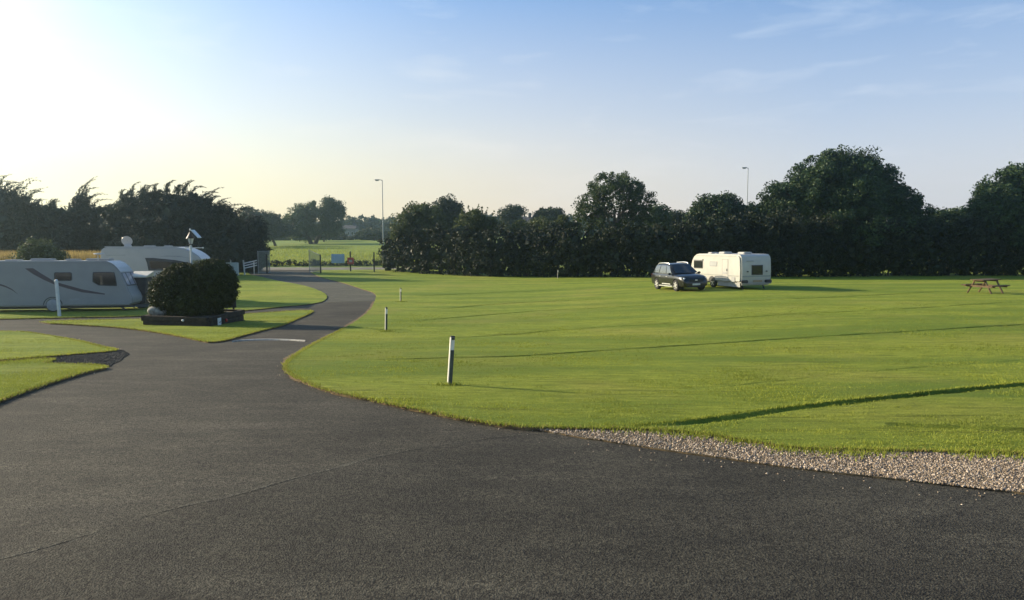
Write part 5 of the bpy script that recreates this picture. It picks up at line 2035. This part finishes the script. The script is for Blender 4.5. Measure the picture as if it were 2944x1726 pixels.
wf = empty('wire_fence', q[0], 'thin wire mesh fence from the gate to the hedge', 'fence')
mb = MB()
for a, c in zip(q, q[1:]):
    for kz in range(16):
        z = .12 + kz * .12
        mb.bar(a - q[0] + Vector((0, 0, z)), c - q[0] + Vector((0, 0, z)), .006, .006)
    n = int((c - a).length / .15)
    for i in range(n):
        p = a.lerp(c, i / n) - q[0]
        mb.bar(p + Vector((0, 0, .1)), p + Vector((0, 0, 1.95)), .006, .006)
mb.build('wire_mesh', M['wirefence'], wf)


def board_sign(x0, x1, y0, y1, d, mat, name, label, cat='sign', legs=True):
    a, c = at(x0, y1, d), at(x1, y0, d)
    zc = (a.z + c.z) / 2
    zb_ = float(G((a.x + c.x) / 2, d))
    r = empty(name, ((a.x + c.x) / 2, d, zb_), label, cat)
    w, h = c.x - a.x, c.z - a.z
    bo = MB().box((0, 0, zc - zb_), (w, .03, h)).build('board', mat, r, bevel=.005)
    return r, w, h, zc - zb_


dF = gp(1008, 781).y - .12
r, w, h, zc = board_sign(953, 990, 731, 757, dF, M['bluesign'], 'notice_board', 'large pale blue sign hung on the wire fence')
for s in (-.4, .4):
    MB().box((w * s, .04, zc), (.05, .05, h * 1.1)).build('batten', M['steel'], r)
r, w, h, zc = board_sign(999, 1017, 741, 760, dF - .12, M['redsign'], 'notice_board', 'small red notice fixed to the fence post')
MB().box((0, -.022, zc), (w * .5, .012, h * .3)).build('panel', M['plastic_grey'], r)

# pale cabinet and globe topped post, white rails
g = gp(668, 796)
dd = g.y
r, w, h, zc = board_sign(650, 682, 755, 793, dd, M['cabinet'], 'utility_cabinet', 'pale green utility cabinet behind the right of the bush', 'cabinet')
MB().box((0, .25, zc), (w * .96, .45, h * .96)).build('housing', M['cabinet'], r, bevel=.02)
g2 = at(663, 756, dd + .8)
zb_ = float(G(g2.x, dd + .8))
hp = at(663, 720, dd + .8).z - zb_
r = empty('bollard_light', (g2.x, dd + .8, zb_), 'slim white post with a round head behind the cabinet', 'light post')
MB().tube([(0, 0, -.1), (0, 0, hp - .12)], [.07, .065], 12).build('post', M['whitewood'], r, smooth=True)
MB().sphere((.02, 0, hp - .06), (.10, .10, .11)).build('head', M['whitewood'], r, smooth=True)
ga, gb = gp(704, 792), gp(731, 788)
rr = empty('white_rails', ga, 'short white three rail fence panel left of the gate', 'fence')
hh = 44 / F * ga.y
b_ = gb - ga
MB().bar((0, 0, -.1), (-.12, 0, hh), .13, .1, up=(0, 1, 0)).build('post', M['whitewood'], rr)
MB().bar((b_.x, b_.y, b_.z - .1), (b_.x, b_.y, b_.z + hh * .8), .1, .08, up=(0, 1, 0)).build('post', M['whitewood'], rr)
for kz in (.46, .62, .78):
    MB().bar((-.05, -.07, hh * kz), (b_.x + .35, b_.y - .07, hh * (kz + .13)), .03, .10).build('rail', M['whitewood'], rr)

# track beyond the gate
tr = sheet('track', dens([Vector((-45, 88.5, 0)), Vector((-14, 88.5, 0)), Vector((-8, 91.5, 0)), Vector((-8, 94, 0)), Vector((-45, 94, 0))], 40, .8, .1), .02, M['track'], skirt=.05)
tag(tr, 'pale gravel track crossing just beyond the gate', 'track', kind='structure')
# low scrub along the field fence, where the track meets the field
sc_l = []
for x in np.arange(-44, -8, .8):
    sc_l.append((Vector((x, 97 + random.uniform(-.4, .4), float(G(x, 97)) + .25)), (.7, .6, .42 + random.uniform(0, .2))))
sr = empty('scrub_hedge', (-26, 97, float(G(-26, 97))), 'low rough scrub along the near side of the field', 'hedge')
quads_obj('foliage', leaf_quads(crown_points(sc_l, 420, 24, .3, .6, .0), .12) - np.array(sr.location), LEAF['hedge'], sr)
Pf = np.stack([rng.uniform(-55, -2, 40000), 98 + 75 * rng.random(40000) ** 2.2], -1)
blades('field_grass', Pf, .15, .45, .03, M['drygrass'] if False else M['blade'], 'rough uncut grass of the near field', off=0.0, lean=.6)

# ------------------------------------------------------------------ light
SUN_AZ, SUN_EL = R(-67), R(19.5)
sd = Vector((math.sin(SUN_AZ) * math.cos(SUN_EL), math.cos(SUN_AZ) * math.cos(SUN_EL), math.sin(SUN_EL)))
sun_d = bpy.data.lights.new('sun', 'SUN')
sun_d.energy = 5.0
sun_d.angle = R(.6)
sun_d.color = (1.0, .84, .60)
sun = bpy.data.objects.new('sun', sun_d)
COL.objects.link(sun)
sun.rotation_euler = sd.to_track_quat('Z', 'Y').to_euler()

w = bpy.data.worlds.new('World')
scene.world = w
w.use_nodes = True
nt = w.node_tree
bg = nt.nodes['Background']
sky = nt.nodes.new('ShaderNodeTexSky')
sky.sky_type = 'NISHITA'
sky.sun_disc = False
sky.sun_elevation = SUN_EL
sky.sun_rotation = SUN_AZ
sky.air_density = 1.0
sky.dust_density = 1.6
sky.ozone_density = 2.0
tc = nt.nodes.new('ShaderNodeTexCoord')
# thin streaky cirrus, laid out on the sky direction
mp = nt.nodes.new('ShaderNodeMapping')
mp.inputs['Scale'].default_value = (3.2, 3.2, 17.0)
mp.inputs['Rotation'].default_value = (R(4), R(-6), 0)
mp.inputs['Location'].default_value = (1.9, .8, .6)
nt.links.new(tc.outputs['Generated'], mp.inputs[0])
n1 = N(nt, 'ShaderNodeTexNoise', Scale=1.6, Detail=6.0, Roughness=.55, Distortion=.35)
nt.links.new(mp.outputs[0], n1.inputs['Vector'])
fac = ramp(nt, n1.outputs['Fac'], [(.52, (0, 0, 0)), (.74, (.6, .6, .6))])
cl_c = mixc(nt, .6, sky.outputs[0], (6.5, 6.2, 5.6))
col = mixc(nt, fac, sky.outputs[0], cl_c)
sep = nt.nodes.new('ShaderNodeSeparateXYZ')
nt.links.new(tc.outputs['Generated'], sep.inputs[0])
col = mixc(nt, 1.0, col, (1.0, 1.08, 1.32), 'MULTIPLY')
gm = N(nt, 'ShaderNodeGamma', Gamma=.78)
nt.links.new(col, gm.inputs[0])
col = mixc(nt, 1.0, gm.outputs[0], (1.14, 1.32, 1.40), 'MULTIPLY')
dotn = nt.nodes.new('ShaderNodeVectorMath')
dotn.operation = 'DOT_PRODUCT'
nt.links.new(tc.outputs['Generated'], dotn.inputs[0])
dotn.inputs[1].default_value = (math.sin(SUN_AZ), math.cos(SUN_AZ), 0)
hcol = ramp(nt, dotn.outputs['Value'], [(0.0, (.53, .505, .52)), (.38, (.66, .565, .46)), (.80, (.78, .66, .40))])
hcol = mixc(nt, 1.0, hcol, (10.0, 10.0, 10.0), 'MULTIPLY')
low = ramp(nt, sep.outputs['Z'], [(0.0, (.9, .9, .9)), (.06, (.72, .72, .72)), (.15, (.42, .42, .42)), (.33, (0, 0, 0))])
col = mixc(nt, low, col, hcol)
dot2 = nt.nodes.new('ShaderNodeVectorMath')
dot2.operation = 'DOT_PRODUCT'
nt.links.new(tc.outputs['Generated'], dot2.inputs[0])
dot2.inputs[1].default_value = tuple(sd)
glow = ramp(nt, dot2.outputs['Value'], [(.52, (0, 0, 0)), (.70, (.11, .11, .10)), (.80, (.30, .29, .24)), (.90, (.8, .76, .6))])
col = mixc(nt, 1.0, col, mixc(nt, 1.0, glow, (2.9, 2.9, 2.8), 'MULTIPLY'), 'ADD')
hs = N(nt, 'ShaderNodeHueSaturation', Saturation=1.15)
nt.links.new(col, hs.inputs['Color'])
col = hs.outputs[0]
nt.links.new(col, bg.inputs['Color'])
bg.inputs['Strength'].default_value = .095

# air: thin haze over the whole place
hz = MB().box((0, 258, 8), (1240, 640, 46)).build('haze', None)
m = bpy.data.materials.new('haze_air')
m.use_nodes = True
nt = m.node_tree
nt.nodes.clear()
out = nt.nodes.new('ShaderNodeOutputMaterial')
pv = nt.nodes.new('ShaderNodeVolumePrincipled')
pv.inputs['Color'].default_value = (.66, .88, 1, 1)
pv.inputs['Density'].default_value = .0005
pv.inputs['Anisotropy'].default_value = .84
nt.links.new(pv.outputs[0], out.inputs['Volume'])
hz.data.materials.append(m)
tag(hz, 'thin warm evening haze over the whole site', 'haze', kind='stuff')

# ------------------------------------------------------------------ render settings
scene.view_settings.view_transform = 'Standard'
scene.view_settings.look = 'None'
scene.view_settings.exposure = 0.75
scene.view_settings.gamma = 1
cy = scene.cycles
cy.use_denoising = True
cy.max_bounces = 6
cy.diffuse_bounces = 3
cy.glossy_bounces = 3
cy.transmission_bounces = 3
cy.volume_bounces = 1
cy.transparent_max_bounces = 4
cy.sample_clamp_indirect = 4
cy.caustics_reflective = False
cy.caustics_refractive = False
